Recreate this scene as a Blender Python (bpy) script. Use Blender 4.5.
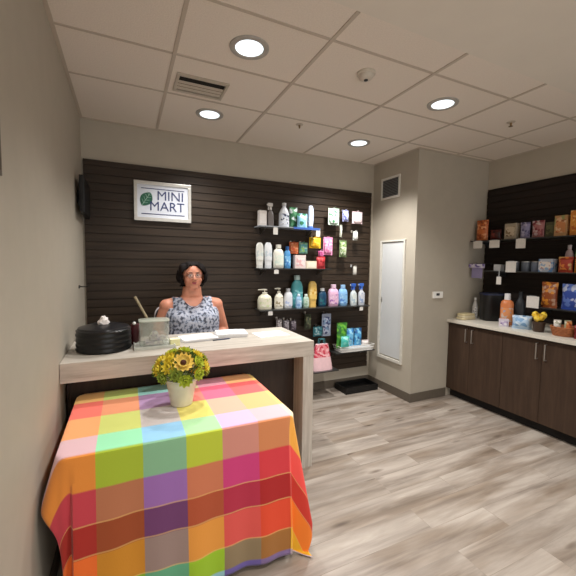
import bpy, bmesh, math, random
from mathutils import Vector, Matrix, noise
random.seed(7)
PI = math.pi
SC = bpy.context.scene
COL = SC.collection
for o in list(bpy.data.objects):
    bpy.data.objects.remove(o)

# ------------------------------------------------------------------ camera
yaw, pitch, roll = 0.4358, -0.0700, 0.0135
fw = Vector((math.sin(yaw)*math.cos(pitch), math.cos(yaw)*math.cos(pitch), math.sin(pitch)))
rt = Vector((math.cos(yaw), -math.sin(yaw), 0)); up = rt.cross(fw)
r2 = rt*math.cos(roll)+up*math.sin(roll); u2 = up*math.cos(roll)-rt*math.sin(roll)
cd = bpy.data.cameras.new('camera'); cam = bpy.data.objects.new('camera', cd); COL.objects.link(cam)
cd.sensor_width = 36; cd.lens = 348.24*36/576; cd.clip_start = .02
cam.matrix_world = Matrix(((r2.x, u2.x, -fw.x, .3507), (r2.y, u2.y, -fw.y, 0), (r2.z, u2.z, -fw.z, 1.5715), (0, 0, 0, 1)))
SC.camera = cam
# ------------------------------------------------------------------ world, exposure
w = bpy.data.worlds.new('world'); SC.world = w; w.use_nodes = True
w.node_tree.nodes['Background'].inputs[0].default_value = (1, .97, .95, 1)
w.node_tree.nodes['Background'].inputs[1].default_value = 1.75
vs = SC.view_settings
vs.view_transform = 'Standard'; vs.look = 'None'; vs.gamma = 1; vs.use_curve_mapping = False
vs.exposure = 0.0
LIGHT_POWER = 88.0
LIGHT_COLOR = (1.0, .975, .945)
DISC_EMIT = 1.6

# ------------------------------------------------------------------ room numbers
H = 2.85; BACK = 3.70; COLX = 3.278; COLY = 2.938; RX = 4.43; FRONT = -1.9

# ------------------------------------------------------------------ materials
def srgb(c):
    if isinstance(c, str):
        c = [int(c[i:i+2], 16)/255 for i in (0, 2, 4)]
    return tuple(x/12.92 if x <= .04045 else ((x+.055)/1.055)**2.4 for x in c)+(1,)
MATS = {}
def nn(nt, t, **k):
    n = nt.nodes.new(t)
    for a, b in k.items(): setattr(n, a, b)
    return n
def mat(name, color, rough=.6, metal=0., var=.06, scale=30., trans=0., alpha=1., emit=0., bump=0., ior=1.45, coat=0.):
    key = name
    if key in MATS: return MATS[key]
    m = bpy.data.materials.new(name); m.use_nodes = True; nt = m.node_tree
    b = nt.nodes['Principled BSDF']
    c = srgb(color)
    b.inputs['Roughness'].default_value = rough; b.inputs['Metallic'].default_value = metal
    b.inputs['IOR'].default_value = ior
    b.inputs['Transmission Weight'].default_value = trans; b.inputs['Alpha'].default_value = alpha
    b.inputs['Coat Weight'].default_value = coat
    tc = nn(nt, 'ShaderNodeTexCoord'); no = nn(nt, 'ShaderNodeTexNoise'); no.inputs['Scale'].default_value = scale
    no.inputs['Detail'].default_value = 4
    nt.links.new(tc.outputs['Object'], no.inputs['Vector'])
    rp = nn(nt, 'ShaderNodeValToRGB')
    rp.color_ramp.elements[0].position = .3; rp.color_ramp.elements[1].position = .7
    rp.color_ramp.elements[0].color = tuple(x*(1-var) for x in c[:3])+(1,)
    rp.color_ramp.elements[1].color = tuple(min(1, x*(1+var)) for x in c[:3])+(1,)
    nt.links.new(no.outputs['Fac'], rp.inputs['Fac']); nt.links.new(rp.outputs['Color'], b.inputs['Base Color'])
    if emit:
        b.inputs['Emission Color'].default_value = c; b.inputs['Emission Strength'].default_value = emit
    if bump:
        bp = nn(nt, 'ShaderNodeBump'); bp.inputs['Strength'].default_value = bump; bp.inputs['Distance'].default_value = .01
        nt.links.new(no.outputs['Fac'], bp.inputs['Height']); nt.links.new(bp.outputs['Normal'], b.inputs['Normal'])
    MATS[key] = m
    return m
def plastic(hexc, rough=.35): return mat('plastic_'+hexc, hexc, rough, var=.03)
def paper(hexc): return mat('paper_'+hexc, hexc, .75, var=.05, scale=60)
def printed(a, b, c, scale=28, seed=0.):
    """busy printed packaging: blotches of two colours over a ground colour"""
    key = 'print_%s_%s_%s_%g' % (a, b, c, scale)
    if key in MATS: return MATS[key]
    m = bpy.data.materials.new(key); m.use_nodes = True; nt = m.node_tree; bs = nt.nodes['Principled BSDF']
    bs.inputs['Roughness'].default_value = .4
    tc = nn(nt, 'ShaderNodeTexCoord'); vo = nn(nt, 'ShaderNodeTexVoronoi'); vo.inputs['Scale'].default_value = scale*1.7
    nt.links.new(tc.outputs['Object'], vo.inputs['Vector'])
    rp = nn(nt, 'ShaderNodeValToRGB'); rp.color_ramp.interpolation = 'CONSTANT'
    e = rp.color_ramp.elements; e[0].position = 0; e[0].color = srgb(a); e[1].position = .5; e[1].color = srgb(b)
    x = e.new(.75); x.color = srgb(c)
    sp = nn(nt, 'ShaderNodeSeparateColor'); nt.links.new(vo.outputs['Color'], sp.inputs[0])
    nt.links.new(sp.outputs[0], rp.inputs['Fac']); nt.links.new(rp.outputs['Color'], bs.inputs['Base Color'])
    MATS[key] = m; return m
def wood(name, c1, c2, axis='X', stretch=14., rough=.5, scale=6., knots=None, spec=.5):
    if name in MATS: return MATS[name]
    m = bpy.data.materials.new(name); m.use_nodes = True; nt = m.node_tree; b = nt.nodes['Principled BSDF']
    b.inputs['Roughness'].default_value = rough; b.inputs['Specular IOR Level'].default_value = spec
    tc = nn(nt, 'ShaderNodeTexCoord'); mp = nn(nt, 'ShaderNodeMapping')
    s = [stretch]*3; s['XYZ'.index(axis)] = 1.
    mp.inputs['Scale'].default_value = s
    nt.links.new(tc.outputs['Object'], mp.inputs['Vector'])
    no = nn(nt, 'ShaderNodeTexNoise'); no.inputs['Scale'].default_value = scale/4; no.inputs['Detail'].default_value = 8
    no.inputs['Roughness'].default_value = .65; no.inputs['Distortion'].default_value = .4
    nt.links.new(mp.outputs[0], no.inputs['Vector'])
    rp = nn(nt, 'ShaderNodeValToRGB'); e = rp.color_ramp.elements
    e[0].position = .32; e[0].color = srgb(c1); e[1].position = .68; e[1].color = srgb(c2)
    nt.links.new(no.outputs['Fac'], rp.inputs['Fac']); nt.links.new(rp.outputs['Color'], b.inputs['Base Color'])
    MATS[name] = m; return m

# ------------------------------------------------------------------ mesh helpers
def obj(name, bm, m, parent=None, smooth=False, label=None):
    me = bpy.data.meshes.new(name)
    bmesh.ops.recalc_face_normals(bm, faces=bm.faces)
    bm.to_mesh(me); bm.free()
    for mm in (m if isinstance(m, (list, tuple)) else [m]): me.materials.append(mm)
    if smooth:
        me.shade_smooth()
        me.set_sharp_from_angle(angle=math.radians(40))
    o = bpy.data.objects.new(name, me); COL.objects.link(o)
    if parent: o.parent = parent
    if label: o['label'] = label
    return o
def tag(o, label, cat, group=None, kind=None):
    o['label'] = label; o['category'] = cat
    if group: o['group'] = group
    if kind: o['kind'] = kind
    return o
def thing(name, label, cat, loc=(0, 0, 0), rz=0., group=None):
    o = bpy.data.objects.new(name, None); COL.objects.link(o); o.location = loc; o.rotation_euler = (0, 0, rz)
    o.empty_display_size = .1
    return tag(o, label, cat, group)
def struct(name, bm, m, parent=None, label=None, cat=None, smooth=False):
    o = obj(name, bm, m, parent, smooth)
    if not parent:
        o['kind'] = 'structure'
        if label: o['label'] = label
        if cat: o['category'] = cat
    return o
def box(bm, x0, x1, y0, y1, z0, z1, bev=0., mi=0):
    v = [bm.verts.new((x, y, z)) for x in (x0, x1) for y in (y0, y1) for z in (z0, z1)]
    fs = [bm.faces.new([v[i] for i in q]) for q in ((0, 1, 3, 2), (4, 6, 7, 5), (0, 4, 5, 1), (2, 3, 7, 6), (0, 2, 6, 4), (1, 5, 7, 3))]
    for f in fs: f.material_index = mi
    if bev:
        es = list({e for f in fs for e in f.edges})
        r = bmesh.ops.bevel(bm, geom=es, offset=bev, segments=2, affect='EDGES', profile=.7)
        for f in r['faces']: f.material_index = mi
    return bm
def B(x0, x1, y0, y1, z0, z1, bev=0.): return box(bmesh.new(), x0, x1, y0, y1, z0, z1, bev)
def lathe(bm, prof, seg=20, sx=1., sy=1., c=(0, 0, 0), cap=True, power=2.):
    """revolve (r,z) profile; power>2 squares the section"""
    rings = []
    for r, z in prof:
        ring = []
        for i in range(seg):
            a = 2*PI*(i+.5)/seg; ca, sa = math.cos(a), math.sin(a)
            k = (abs(ca)**power+abs(sa)**power)**(-1/power)
            ring.append(bm.verts.new((c[0]+r*ca*k*sx, c[1]+r*sa*k*sy, c[2]+z)))
        rings.append(ring)
    for a, b in zip(rings, rings[1:]):
        for i in range(seg):
            j = (i+1) % seg; bm.faces.new((a[i], a[j], b[j], b[i]))
    if cap:
        bm.faces.new(rings[0][::-1]); bm.faces.new(rings[-1])
    return bm
def frame_of(d):
    d = d.normalized(); a = Vector((0, 0, 1)) if abs(d.z) < .9 else Vector((1, 0, 0))
    u = d.cross(a).normalized(); return u, d.cross(u).normalized()
def tube(bm, pts, rad, seg=8, caps=True):
    pts = [Vector(p) for p in pts]; n = len(pts)
    rads = rad if isinstance(rad, (list, tuple)) else [rad]*n
    rings = []; u = None
    for i, p in enumerate(pts):
        d = (pts[min(i+1, n-1)]-pts[max(i-1, 0)]).normalized()
        if u is None: u, v = frame_of(d)
        else:
            u = (u-d*u.dot(d)).normalized(); v = d.cross(u)
        rings.append([bm.verts.new(p+(u*math.cos(2*PI*k/seg)+v*math.sin(2*PI*k/seg))*rads[i]) for k in range(seg)])
    for a, b in zip(rings, rings[1:]):
        for k in range(seg):
            j = (k+1) % seg; bm.faces.new((a[k], a[j], b[j], b[k]))
    if caps: bm.faces.new(rings[0][::-1]); bm.faces.new(rings[-1])
    return bm
def ball(bm, c, r, s=(1, 1, 1), sub=2, rot=None):
    M = Matrix.Translation(c) @ (rot.to_4x4() if rot else Matrix.Identity(4)) @ Matrix.Diagonal((r*s[0], r*s[1], r*s[2], 1))
    bmesh.ops.create_icosphere(bm, subdivisions=sub, radius=1, matrix=M); return bm
def capsule(bm, a, b, ra, rb, n=6, seg=14, flat=1.):
    """tapered limb piece with round ends"""
    a = Vector(a); b = Vector(b); d = (b-a); L = d.length; d.normalize()
    pts = []; rr = []
    for i in range(n):
        t = PI/2*(1-(i+.001)/n); pts.append(a-d*ra*math.sin(t)); rr.append(max(1e-4, ra*math.cos(t)))
    for i in range(4):
        t = i/3; pts.append(a+d*L*t); rr.append(ra+(rb-ra)*t)
    for i in range(1, n+1):
        t = PI/2*i/n*.999; pts.append(b+d*rb*math.sin(t)); rr.append(max(1e-4, rb*math.cos(t)))
    return tube(bm, pts, rr, seg)
def tree(o, parent=None):
    """copy a thing with its parts and sub-parts"""
    c = o.copy(); COL.objects.link(c); c.parent = parent
    for ch in [q for q in bpy.data.objects if q.parent == o]:
        tree(ch, c)
    return c

# ------------------------------------------------------------------ procedural room materials
def wall_mat():
    return mat('greige_wall_paint', 'B0A899', .62, var=.025, scale=8, bump=.03)
def floor_mat():
    m = bpy.data.materials.new('vinyl_plank_floor'); m.use_nodes = True; nt = m.node_tree; b = nt.nodes['Principled BSDF']
    L = nt.links.new
    tc = nn(nt, 'ShaderNodeTexCoord')
    # planks run along x: brick texture 1.22 x 0.18
    br = nn(nt, 'ShaderNodeTexBrick'); br.offset = .37; br.inputs['Scale'].default_value = 1
    br.inputs['Brick Width'].default_value = 1.22; br.inputs['Row Height'].default_value = .178
    br.inputs['Mortar Size'].default_value = .0012; br.inputs['Mortar Smooth'].default_value = .2
    br.inputs['Color1'].default_value = (0, 0, 0, 1); br.inputs['Color2'].default_value = (1, 1, 1, 1)
    br.inputs['Mortar'].default_value = (.5, .5, .5, 1)
    L(tc.outputs['Object'], br.inputs['Vector'])
    # shift grain per plank
    ad = nn(nt, 'ShaderNodeVectorMath', operation='MULTIPLY_ADD')
    L(br.outputs['Color'], ad.inputs[0]); ad.inputs[1].default_value = (3.7, 5.1, 2.3); L(tc.outputs['Object'], ad.inputs[2])
    mp = nn(nt, 'ShaderNodeMapping'); mp.inputs['Scale'].default_value = (1.1, 11, 1); L(ad.outputs[0], mp.inputs['Vector'])
    n1 = nn(nt, 'ShaderNodeTexNoise'); n1.inputs['Scale'].default_value = 1.; n1.inputs['Detail'].default_value = 9
    n1.inputs['Roughness'].default_value = .62; n1.inputs['Distortion'].default_value = .5; L(mp.outputs[0], n1.inputs['Vector'])
    mp2 = nn(nt, 'ShaderNodeMapping'); mp2.inputs['Scale'].default_value = (.75, 3.6, 1); L(ad.outputs[0], mp2.inputs['Vector'])
    n2 = nn(nt, 'ShaderNodeTexNoise'); n2.inputs['Scale'].default_value = 1.6; n2.inputs['Detail'].default_value = 3; L(mp2.outputs[0], n2.inputs['Vector'])
    # knots
    mp3 = nn(nt, 'ShaderNodeMapping'); mp3.inputs['Scale'].default_value = (2.2, 9., 1); L(ad.outputs[0], mp3.inputs['Vector'])
    vo = nn(nt, 'ShaderNodeTexVoronoi'); vo.inputs['Scale'].default_value = 1.2; L(mp3.outputs[0], vo.inputs['Vector'])
    kr = nn(nt, 'ShaderNodeValToRGB'); kr.color_ramp.elements[0].position = .03; kr.color_ramp.elements[0].color = (1, 1, 1, 1)
    kr.color_ramp.elements[1].position = .24; kr.color_ramp.elements[1].color = (0, 0, 0, 1); L(vo.outputs['Distance'], kr.inputs['Fac'])
    r1 = nn(nt, 'ShaderNodeValToRGB'); e = r1.color_ramp.elements
    e[0].position = .3; e[0].color = srgb('7A6F65'); e[1].position = .66; e[1].color = srgb('B0A69B')
    L(n1.outputs['Fac'], r1.inputs['Fac'])
    r2_ = nn(nt, 'ShaderNodeValToRGB'); e = r2_.color_ramp.elements
    e[0].position = .36; e[0].color = (.66, .60, .54, 1); e[1].position = .56; e[1].color = (1, 1, 1, 1)
    L(n2.outputs['Fac'], r2_.inputs['Fac'])
    mx = nn(nt, 'ShaderNodeMix', data_type='RGBA', blend_type='MULTIPLY'); mx.inputs[0].default_value = 1
    L(r1.outputs[0], mx.inputs[6]); L(r2_.outputs[0], mx.inputs[7])
    km = nn(nt, 'ShaderNodeMix', data_type='RGBA', blend_type='MULTIPLY'); 
    ks = nn(nt, 'ShaderNodeSeparateColor'); L(vo.outputs['Color'], ks.inputs[0])
    kg = nn(nt, 'ShaderNodeMath', operation='GREATER_THAN'); L(ks.outputs[0], kg.inputs[0]); kg.inputs[1].default_value = .5
    kf = nn(nt, 'ShaderNodeMath', operation='MULTIPLY'); L(kr.outputs[0], kf.inputs[0]); L(kg.outputs[0], kf.inputs[1])
    L(kf.outputs[0], km.inputs[0]); L(mx.outputs[2], km.inputs[6]); km.inputs[7].default_value = (.27, .21, .17, 1)
    # seams
    sm = nn(nt, 'ShaderNodeMix', data_type='RGBA', blend_type='MULTIPLY'); sf = nn(nt, 'ShaderNodeMath', operation='MULTIPLY')
    L(br.outputs['Fac'], sf.inputs[0]); sf.inputs[1].default_value = .35; L(sf.outputs[0], sm.inputs[0])
    L(km.outputs[2], sm.inputs[6]); sm.inputs[7].default_value = (.35, .3, .25, 1)
    L(sm.outputs[2], b.inputs['Base Color'])
    b.inputs['Roughness'].default_value = .42; b.inputs['Specular IOR Level'].default_value = .4
    return m
WALL = wall_mat()
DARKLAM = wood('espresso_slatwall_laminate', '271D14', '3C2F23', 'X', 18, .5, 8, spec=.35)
DARKLAM_Y_SHADED = wood('espresso_slatwall_laminate_shaded', '1B1513', '2B221D', 'Y', 18, .6, 8, spec=.25)  # same laminate with the dimmer light of the right bay darkened into its colour
CAB = wood('brown_cabinet_laminate', '35261C', '443327', 'Z', 12, .5, 10, spec=.35)
DRIFT = wood('driftwood_laminate', 'A59C90', 'CCC5BA', 'X', 14, .45, 10)
DRIFT_Z = wood('driftwood_laminate_upright', 'A59D92', 'CAC4BA', 'Z', 14, .45, 10)
STONE = mat('pale_speckled_counter', 'C9C4B8', .35, var=.1, scale=160)
WHITEMETAL = mat('white_enamel', 'DEDCD4', .4, var=.02)
ALU = mat('brushed_aluminium', 'C2C2C0', .35, 1., var=.05)
CHROME = mat('chrome', 'D8D8D8', .15, 1., var=.02)
BLACK = mat('black_plastic', '0C0C0D', .4, var=.1)
DGREY = mat('dark_grey_plastic', '2A2B2D', .5, var=.1)
WHITE = plastic('ECEBE6'); CREAM = plastic('E4DCC2')

# ------------------------------------------------------------------ room shell
struct('floor', B(-.12, RX+.12, FRONT-.12, BACK+.12, -.06, 0), floor_mat())
bm = B(-.12, RX+.12, 1.54, BACK+.12, H, H+.06)
TILE = mat('ceiling_tile', 'E2D8CC', .9, var=.05, scale=120, bump=.15)
struct('ceiling', bm, TILE)
struct('ceiling_drywall', B(-.12, RX+.12, FRONT-.12, 1.54, H, H+.06), mat('ceiling_drywall_paint', 'DDD6CA', .85, var=.02, scale=5), None, 'smooth painted drywall ceiling nearer the camera', 'ceiling').name = 'ceiling_2'
struct('wall_left', B(-.12, 0, FRONT-.12, BACK+.12, 0, H), WALL)
struct('wall_back', B(0, COLX, BACK, BACK+.12, 0, H), WALL)
struct('wall_column', B(COLX, RX, COLY, BACK+.12, 0, H), WALL)
struct('wall_right', B(RX, RX+.12, FRONT-.12, COLY, 0, H), WALL)
bm = bmesh.new()      # unseen front wall, wide opening added so bright world light fills the room
box(bm, 0, .35, FRONT-.12, FRONT, 0, H); box(bm, RX-.35, RX, FRONT-.12, FRONT, 0, H); box(bm, .35, RX-.35, FRONT-.12, FRONT, 2.6, H)
struct('wall_front', bm, WALL)
# ceiling grid: tan tee bars
TEE = mat('ceiling_grid_enamel', 'BDB1A2', .6, var=.02)
bm = bmesh.new()
gx = [.644+.7976*k for k in range(5)]
for x in gx: box(bm, x-.011, x+.011, 1.54, BACK if x < COLX else COLY, H-.005, H)
for y in (1.79, 2.327, 2.864):
    xs = [0]+gx+[RX]
    for a, b_ in zip(xs, xs[1:]): box(bm, a+(.0112 if a else 0), b_-(.0112 if b_ < RX else 0), y-.009, y+.009, H-.004, H)
struct('trim_1', bm, TEE)
bm = bmesh.new()
box(bm, 0, .022, 1.54, BACK, H-.006, H); box(bm, .022, COLX, BACK-.022, BACK, H-.006, H)
box(bm, COLX-.022, COLX, COLY, BACK-.022, H-.006, H); box(bm, COLX-.022, RX, COLY-.022, COLY, H-.006, H); box(bm, RX-.022, RX, 1.54, COLY-.022, H-.006, H)
struct('trim_2', bm, TEE)
BASE = mat('taupe_rubber_base', '5F564B', .55, var=.04)
def baseboard(name, *b): struct(name, B(*b, .004), BASE)
baseboard('baseboard_left', 0, .012, FRONT, BACK, 0, .1)
baseboard('baseboard_back', .012, COLX-.012, BACK-.012, BACK, 0, .1)
baseboard('baseboard_column', COLX-.012, COLX, COLY-.012, BACK, 0, .1)
baseboard('baseboard_column_front', COLX, 3.838, COLY-.012, COLY, 0, .1)
baseboard('baseboard_right', RX-.012, RX, FRONT, .76, 0, .1)

# ------------------------------------------------------------------ ceiling fixtures
DISC = mat('lit_diffuser', 'E4F0F6', .5, emit=DISC_EMIT)
def downlight(x, y, label, group=None, power=1.):
    t = thing('ceiling_downlight', label, 'ceiling light', (x, y, H), 0, group)
    bm = bmesh.new()
    lathe(bm, [(.084, 0), (.118, 0), (.116, -.006), (.098, -.011), (.084, -.006), (.084, 0)], 40, cap=False)
    obj('trim_ring', bm, mat('ring_grey', 'A9A59E', .5), t, True)
    bm = bmesh.new(); lathe(bm, [(.083, -.001), (.083, -.004), (.05, -.0055), (.001, -.006)], 36)
    obj('diffuser', bm, DISC, t, True, 'glowing white diffuser')
    ld = bpy.data.lights.new('downlight_beam', 'SPOT'); ld.energy = LIGHT_POWER*power; ld.color = LIGHT_COLOR
    ld.spot_size = math.radians(124); ld.spot_blend = .85; ld.shadow_soft_size = .075
    lo = bpy.data.objects.new('downlight_beam', ld); COL.objects.link(lo); lo.parent = t; lo.location = (0, 0, -.09)
    return t
downlight(1.04, 2.07, 'round recessed ceiling light above the checked tablecloth, largest in view', power=.8)
downlight(1.03, 3.11, 'round recessed ceiling light just behind the air vent, near the sign wall')
downlight(2.65, 2.08, 'round recessed ceiling light in front of the drab column corner, right of the smoke detector')
downlight(2.60, 3.11, 'round recessed ceiling light closest to the column with the vent grille', power=1.8)
for x in (1.04, 2.65):  # unseen downlights outside the view, added to brighten the room
    for y in (.55, -1.0): downlight(x, y, 'added unseen round light in the drywall ceiling, '+('left' if x < 2 else 'right')+' one of the '+('inner pair' if y > 0 else 'pair by the opening'), 'added front downlights')

# air vent
t = thing('ceiling_air_vent', 'rectangular supply air vent with dark slots in the ceiling tiles', 'air vent', (.868, 2.665, H)); t.scale = (.82, 1.1, 1)
bm = bmesh.new()
for a in ((-.22, .22, -.12, -.095), (-.22, .22, .095, .12), (-.22, -.195, -.095, .095), (.195, .22, -.095, .095)):
    box(bm, a[0], a[1], a[2], a[3], -.012, 0, .002)
obj('frame', bm, mat('vent_enamel', 'B9AFA0', .5), t)
obj('plenum', B(-.195, .195, -.095, .095, -.002, -.0005), mat('vent_dark', '15120F', .9), t, label='black opening')
for k in range(3):
    y = -.03+k*.042
    bm = bmesh.new(); v = [bm.verts.new(p) for p in ((-.194, y, -.003), (.194, y, -.003), (.194, y+.020, -.012), (-.194, y+.020, -.012), (-.194, y+.002, -.002), (.194, y+.002, -.002), (.194, y+.022, -.010), (-.194, y+.022, -.010))]
    for q in ((0, 1, 2, 3), (7, 6, 5, 4), (0, 4, 5, 1), (3, 2, 6, 7), (0, 3, 7, 4), (1, 5, 6, 2)): bm.faces.new([v[i] for i in q])
    obj('louver', bm, MATS['vent_enamel'], t)
# smoke detector
t = thing('smoke_detector', 'round white smoke detector on a ceiling tile', 'smoke detector', (1.83, 1.985, H))
bm = bmesh.new(); lathe(bm, [(.062, 0), (.062, -.012), (.056, -.016)], 32); obj('base', bm, mat('detector_white', 'C9C1B4', .5), t, True)
bm = bmesh.new(); lathe(bm, [(.05, -.016), (.048, -.03), (.036, -.042), (.02, -.045)], 32); obj('cover', bm, MATS['detector_white'], t, True)
bm = bmesh.new(); lathe(bm, [(.014, -.0452), (.013, -.05), (.004, -.052)], 16); obj('sensor', bm, DGREY, t, True, label='dark grey sensor tip')
for x, y, l in ((3.469, 2.061, 'small sprinkler head on the ceiling near the right wall'), (1.823, 2.959, 'faint flat sprinkler cover between two rear ceiling lights')):
    t = thing('fire_sprinkler', l, 'sprinkler', (x, y, H))
    bm = bmesh.new(); lathe(bm, [(.035, 0), (.034, -.004), (.012, -.008)], 24); obj('escutcheon', bm, TEE, t, True)
    bm = bmesh.new(); lathe(bm, [(.01, -.008), (.008, -.03), (.005, -.035)], 12)
    if x > 3: lathe(bm, [(.018, -.036), (.018, -.039), (.004, -.041)], 16)
    obj('head', bm, mat('dull_brass', '8A7455', .4, .8), t, True)

# ------------------------------------------------------------------ slatwall panels
def slat_profile(z0, z1, pitch=.0762, g=.010, depth=.018, cut=.009):
    pts = [(0, z0)]
    pts = [(depth, z0)]
    z = z0
    while z+pitch < z1:
        z += pitch
        pts += [(depth, z-g), (depth-cut, z-g), (depth-cut, z-g+.0), (depth-cut, z), (depth, z)]
    pts += [(depth, z1)]
    return pts
def slatwall(name, label, a, b, z0, z1, wallpos, axis, sgn, m):
    bm = bmesh.new(); pf = slat_profile(z0, z1)
    pf = [(.001, z0)]+pf+[(.001, z1)]
    def P(u, d, z): return (u, wallpos+sgn*d, z) if axis == 'x' else (wallpos+sgn*d, u, z)
    A = [bm.verts.new(P(a, d, z)) for d, z in pf]; C = [bm.verts.new(P(b, d, z)) for d, z in pf]
    n = len(pf)
    for i in range(n):
        j = (i+1) % n
        try: bm.faces.new((A[i], A[j], C[j], C[i]))
        except ValueError: pass
    bmesh.ops.remove_doubles(bm, verts=bm.verts, dist=1e-5)
    bmesh.ops.holes_fill(bm, edges=[e for e in bm.edges if e.is_boundary], sides=0)
    o = obj(name, bm, m); return tag(o, label, 'slatwall')
slatwall('slatwall_panel', 'large dark brown grooved slatwall panel behind the reception counter', .016, 3.235, .23, 2.49, BACK, 'x', -1, DARKLAM)
slatwall('slatwall_panel', 'shade-darkened near-black grooved slatwall panel above the snack counter on the right', .35, 2.925, .975, 2.505, RX, 'y', -1, DARKLAM_Y_SHADED)

# ------------------------------------------------------------------ sign
t = thing('wall_sign', 'white framed MINI MART sign with a green leaf on the dark slatwall', 'sign', (.695, BACK-.019, 2.155))
bm = bmesh.new()
for a in ((-.265, .265, .155, .188), (-.265, .265, -.188, -.155), (-.265, -.235, -.155, .155), (.235, .265, -.155, .155)):
    box(bm, a[0], a[1], -.03, 0, a[2], a[3], .004)
obj('frame', bm, mat('sign_silver', 'C6C4BE', .3, .4), t)
obj('sign_face', B(-.235, .235, -.018, -.002, -.155, .155), mat('sign_face_white', 'D3D8E2', .35, var=.02, emit=.0), t)
def text_mesh(name, s, size, loc, m, parent, rot=(PI/2, 0, 0), ext=.0015, align='LEFT', offset=.0):
    cu = bpy.data.curves.new(name, 'FONT'); cu.body = s; cu.size = size; cu.extrude = ext; cu.align_x = align; cu.offset = offset
    tmp = bpy.data.objects.new('tmp', cu); COL.objects.link(tmp)
    bpy.context.view_layer.update()
    me = bpy.data.meshes.new_from_object(tmp.evaluated_get(bpy.context.evaluated_depsgraph_get()))
    bpy.data.objects.remove(tmp)
    me.materials.clear(); me.materials.append(m)
    o = bpy.data.objects.new(name, me); COL.objects.link(o); o.location = loc; o.rotation_euler = rot; o.parent = parent
    return o
NAVY = mat('sign_navy_ink', '2B3663', .5)
text_mesh('lettering', 'MINI', .125, (-.062, -.0195, .018), NAVY, t, offset=0)
text_mesh('lettering', 'MART', .125, (-.13, -.0195, -.085), NAVY, t, offset=0)
obj('rule', B(-.2, .2, -.0205, -.0185, .117, .124), NAVY, t); obj('rule', B(-.2, .2, -.0205, -.0185, -.124, -.117), NAVY, t)
bm = bmesh.new()
out = []
for i in range(25):
    s = i/24; out.append((s, .055*math.sin(PI*s)**.75))
top = [bm.verts.new((0, 0, 0)) for _ in ()]
ring = [Vector((s*.15, h)) for s, h in out]+[Vector((s*.15, -h)) for s, h in out[-2:0:-1]]
ca, sa = math.cos(math.radians(58)), math.sin(math.radians(58))
f1 = [bm.verts.new((-.195+p.x*ca-p.y*sa, -.0205, -.045+p.x*sa+p.y*ca)) for p in ring]
f2 = [bm.verts.new((v.co.x, -.0182, v.co.z)) for v in f1]
bm.faces.new(f1); bm.faces.new(f2[::-1])
for i in range(len(f1)): j = (i+1) % len(f1); bm.faces.new((f1[i], f1[j], f2[j], f2[i]))
lf = obj('leaf_emblem', bm, mat('leaf_green', '1F5A44', .5), t)
bm = bmesh.new()
for k in range(1, 5):
    p = k/5*.15
    for sg in (-1, 1):
        q0 = Vector((p, 0)); q1 = Vector((p+.022, sg*.03))
        tube(bm, [(-.195+q.x*ca-q.y*sa, -.0212, -.045+q.x*sa+q.y*ca) for q in (q0, q1)], .0016, 5)
tube(bm, [(-.195+x*ca, -.0212, -.045+x*sa) for x in (0, .15)], .002, 5)
obj('leaf_vein', bm, mat('leaf_vein_pale', '9FC0B0', .5), lf)

# ------------------------------------------------------------------ column fittings
# return-air grille
t = thing('wall_air_grille', 'square grey return-air grille with white frame high on the column', 'air vent', (COLX, 3.375, 2.505))
bm = bmesh.new()
for a in ((-.165, .165, .105, .13), (-.165, .165, -.13, -.105), (-.165, -.14, -.105, .105), (.14, .165, -.105, .105)):
    box(bm, -.012, 0, a[0], a[1], a[2], a[3], .002)
obj('frame', bm, WHITEMETAL, t)
bm = bmesh.new()
GREY = mat('grille_grey', '7C7E7E', .5)
obj('backing', B(-.003, -.0005, -.14, .14, -.105, .105), mat('grille_back', '3A3B3B', .9), t)
for k in range(11):
    z = -.098+k*.0185
    v = [bm.verts.new(p) for p in ((-.004, -.14, z+.012), (-.004, .14, z+.012), (-.011, .14, z), (-.011, -.14, z), (-.003, -.14, z+.014), (-.003, .14, z+.014), (-.0095, .14, z+.001), (-.0095, -.14, z+.001))]
    for q in ((0, 1, 2, 3), (7, 6, 5, 4), (0, 4, 5, 1), (3, 2, 6, 7), (0, 3, 7, 4), (1, 5, 6, 2)): bm.faces.new([v[i] for i in q])
obj('louvers', bm, GREY, t)
# electrical access panel
t = thing('access_panel', 'tall white recessed utility access panel on the column side', 'access panel', (COLX, 3.295, 1.135))
bm = bmesh.new()
hw, hh = .215, .735
for a in ((-hw, hw, hh-.02, hh), (-hw, hw, -hh, -hh+.035), (-hw, -hw+.028, -hh+.035, hh-.02), (hw-.028, hw, -hh+.035, hh-.02)):
    box(bm, -.022, 0, a[0], a[1], a[2], a[3], .002)
obj('frame', bm, mat('panel_frame_white', 'CFCCC2', .5), t)
d_ = obj('door', B(-.008, -.001, -hw+.032, hw-.032, -hh+.05, hh-.026, .002), mat('panel_white', 'CACCCC', .35, var=.01), t)
obj('latch', B(-.012, -.008, hw-.055, hw-.04, -.03, .03, .001), ALU, d_)
# thermostat
t = thing('thermostat', 'small white wall thermostat with a dark display beside the snack counter', 'thermostat', (3.635, COLY, 1.232))
obj('housing', B(-.075, .075, -.022, 0, -.038, .038, .006), WHITE, t)
obj('display', B(-.03, .02, -.0235, -.0215, -.008, .02), DGREY, t)
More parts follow.
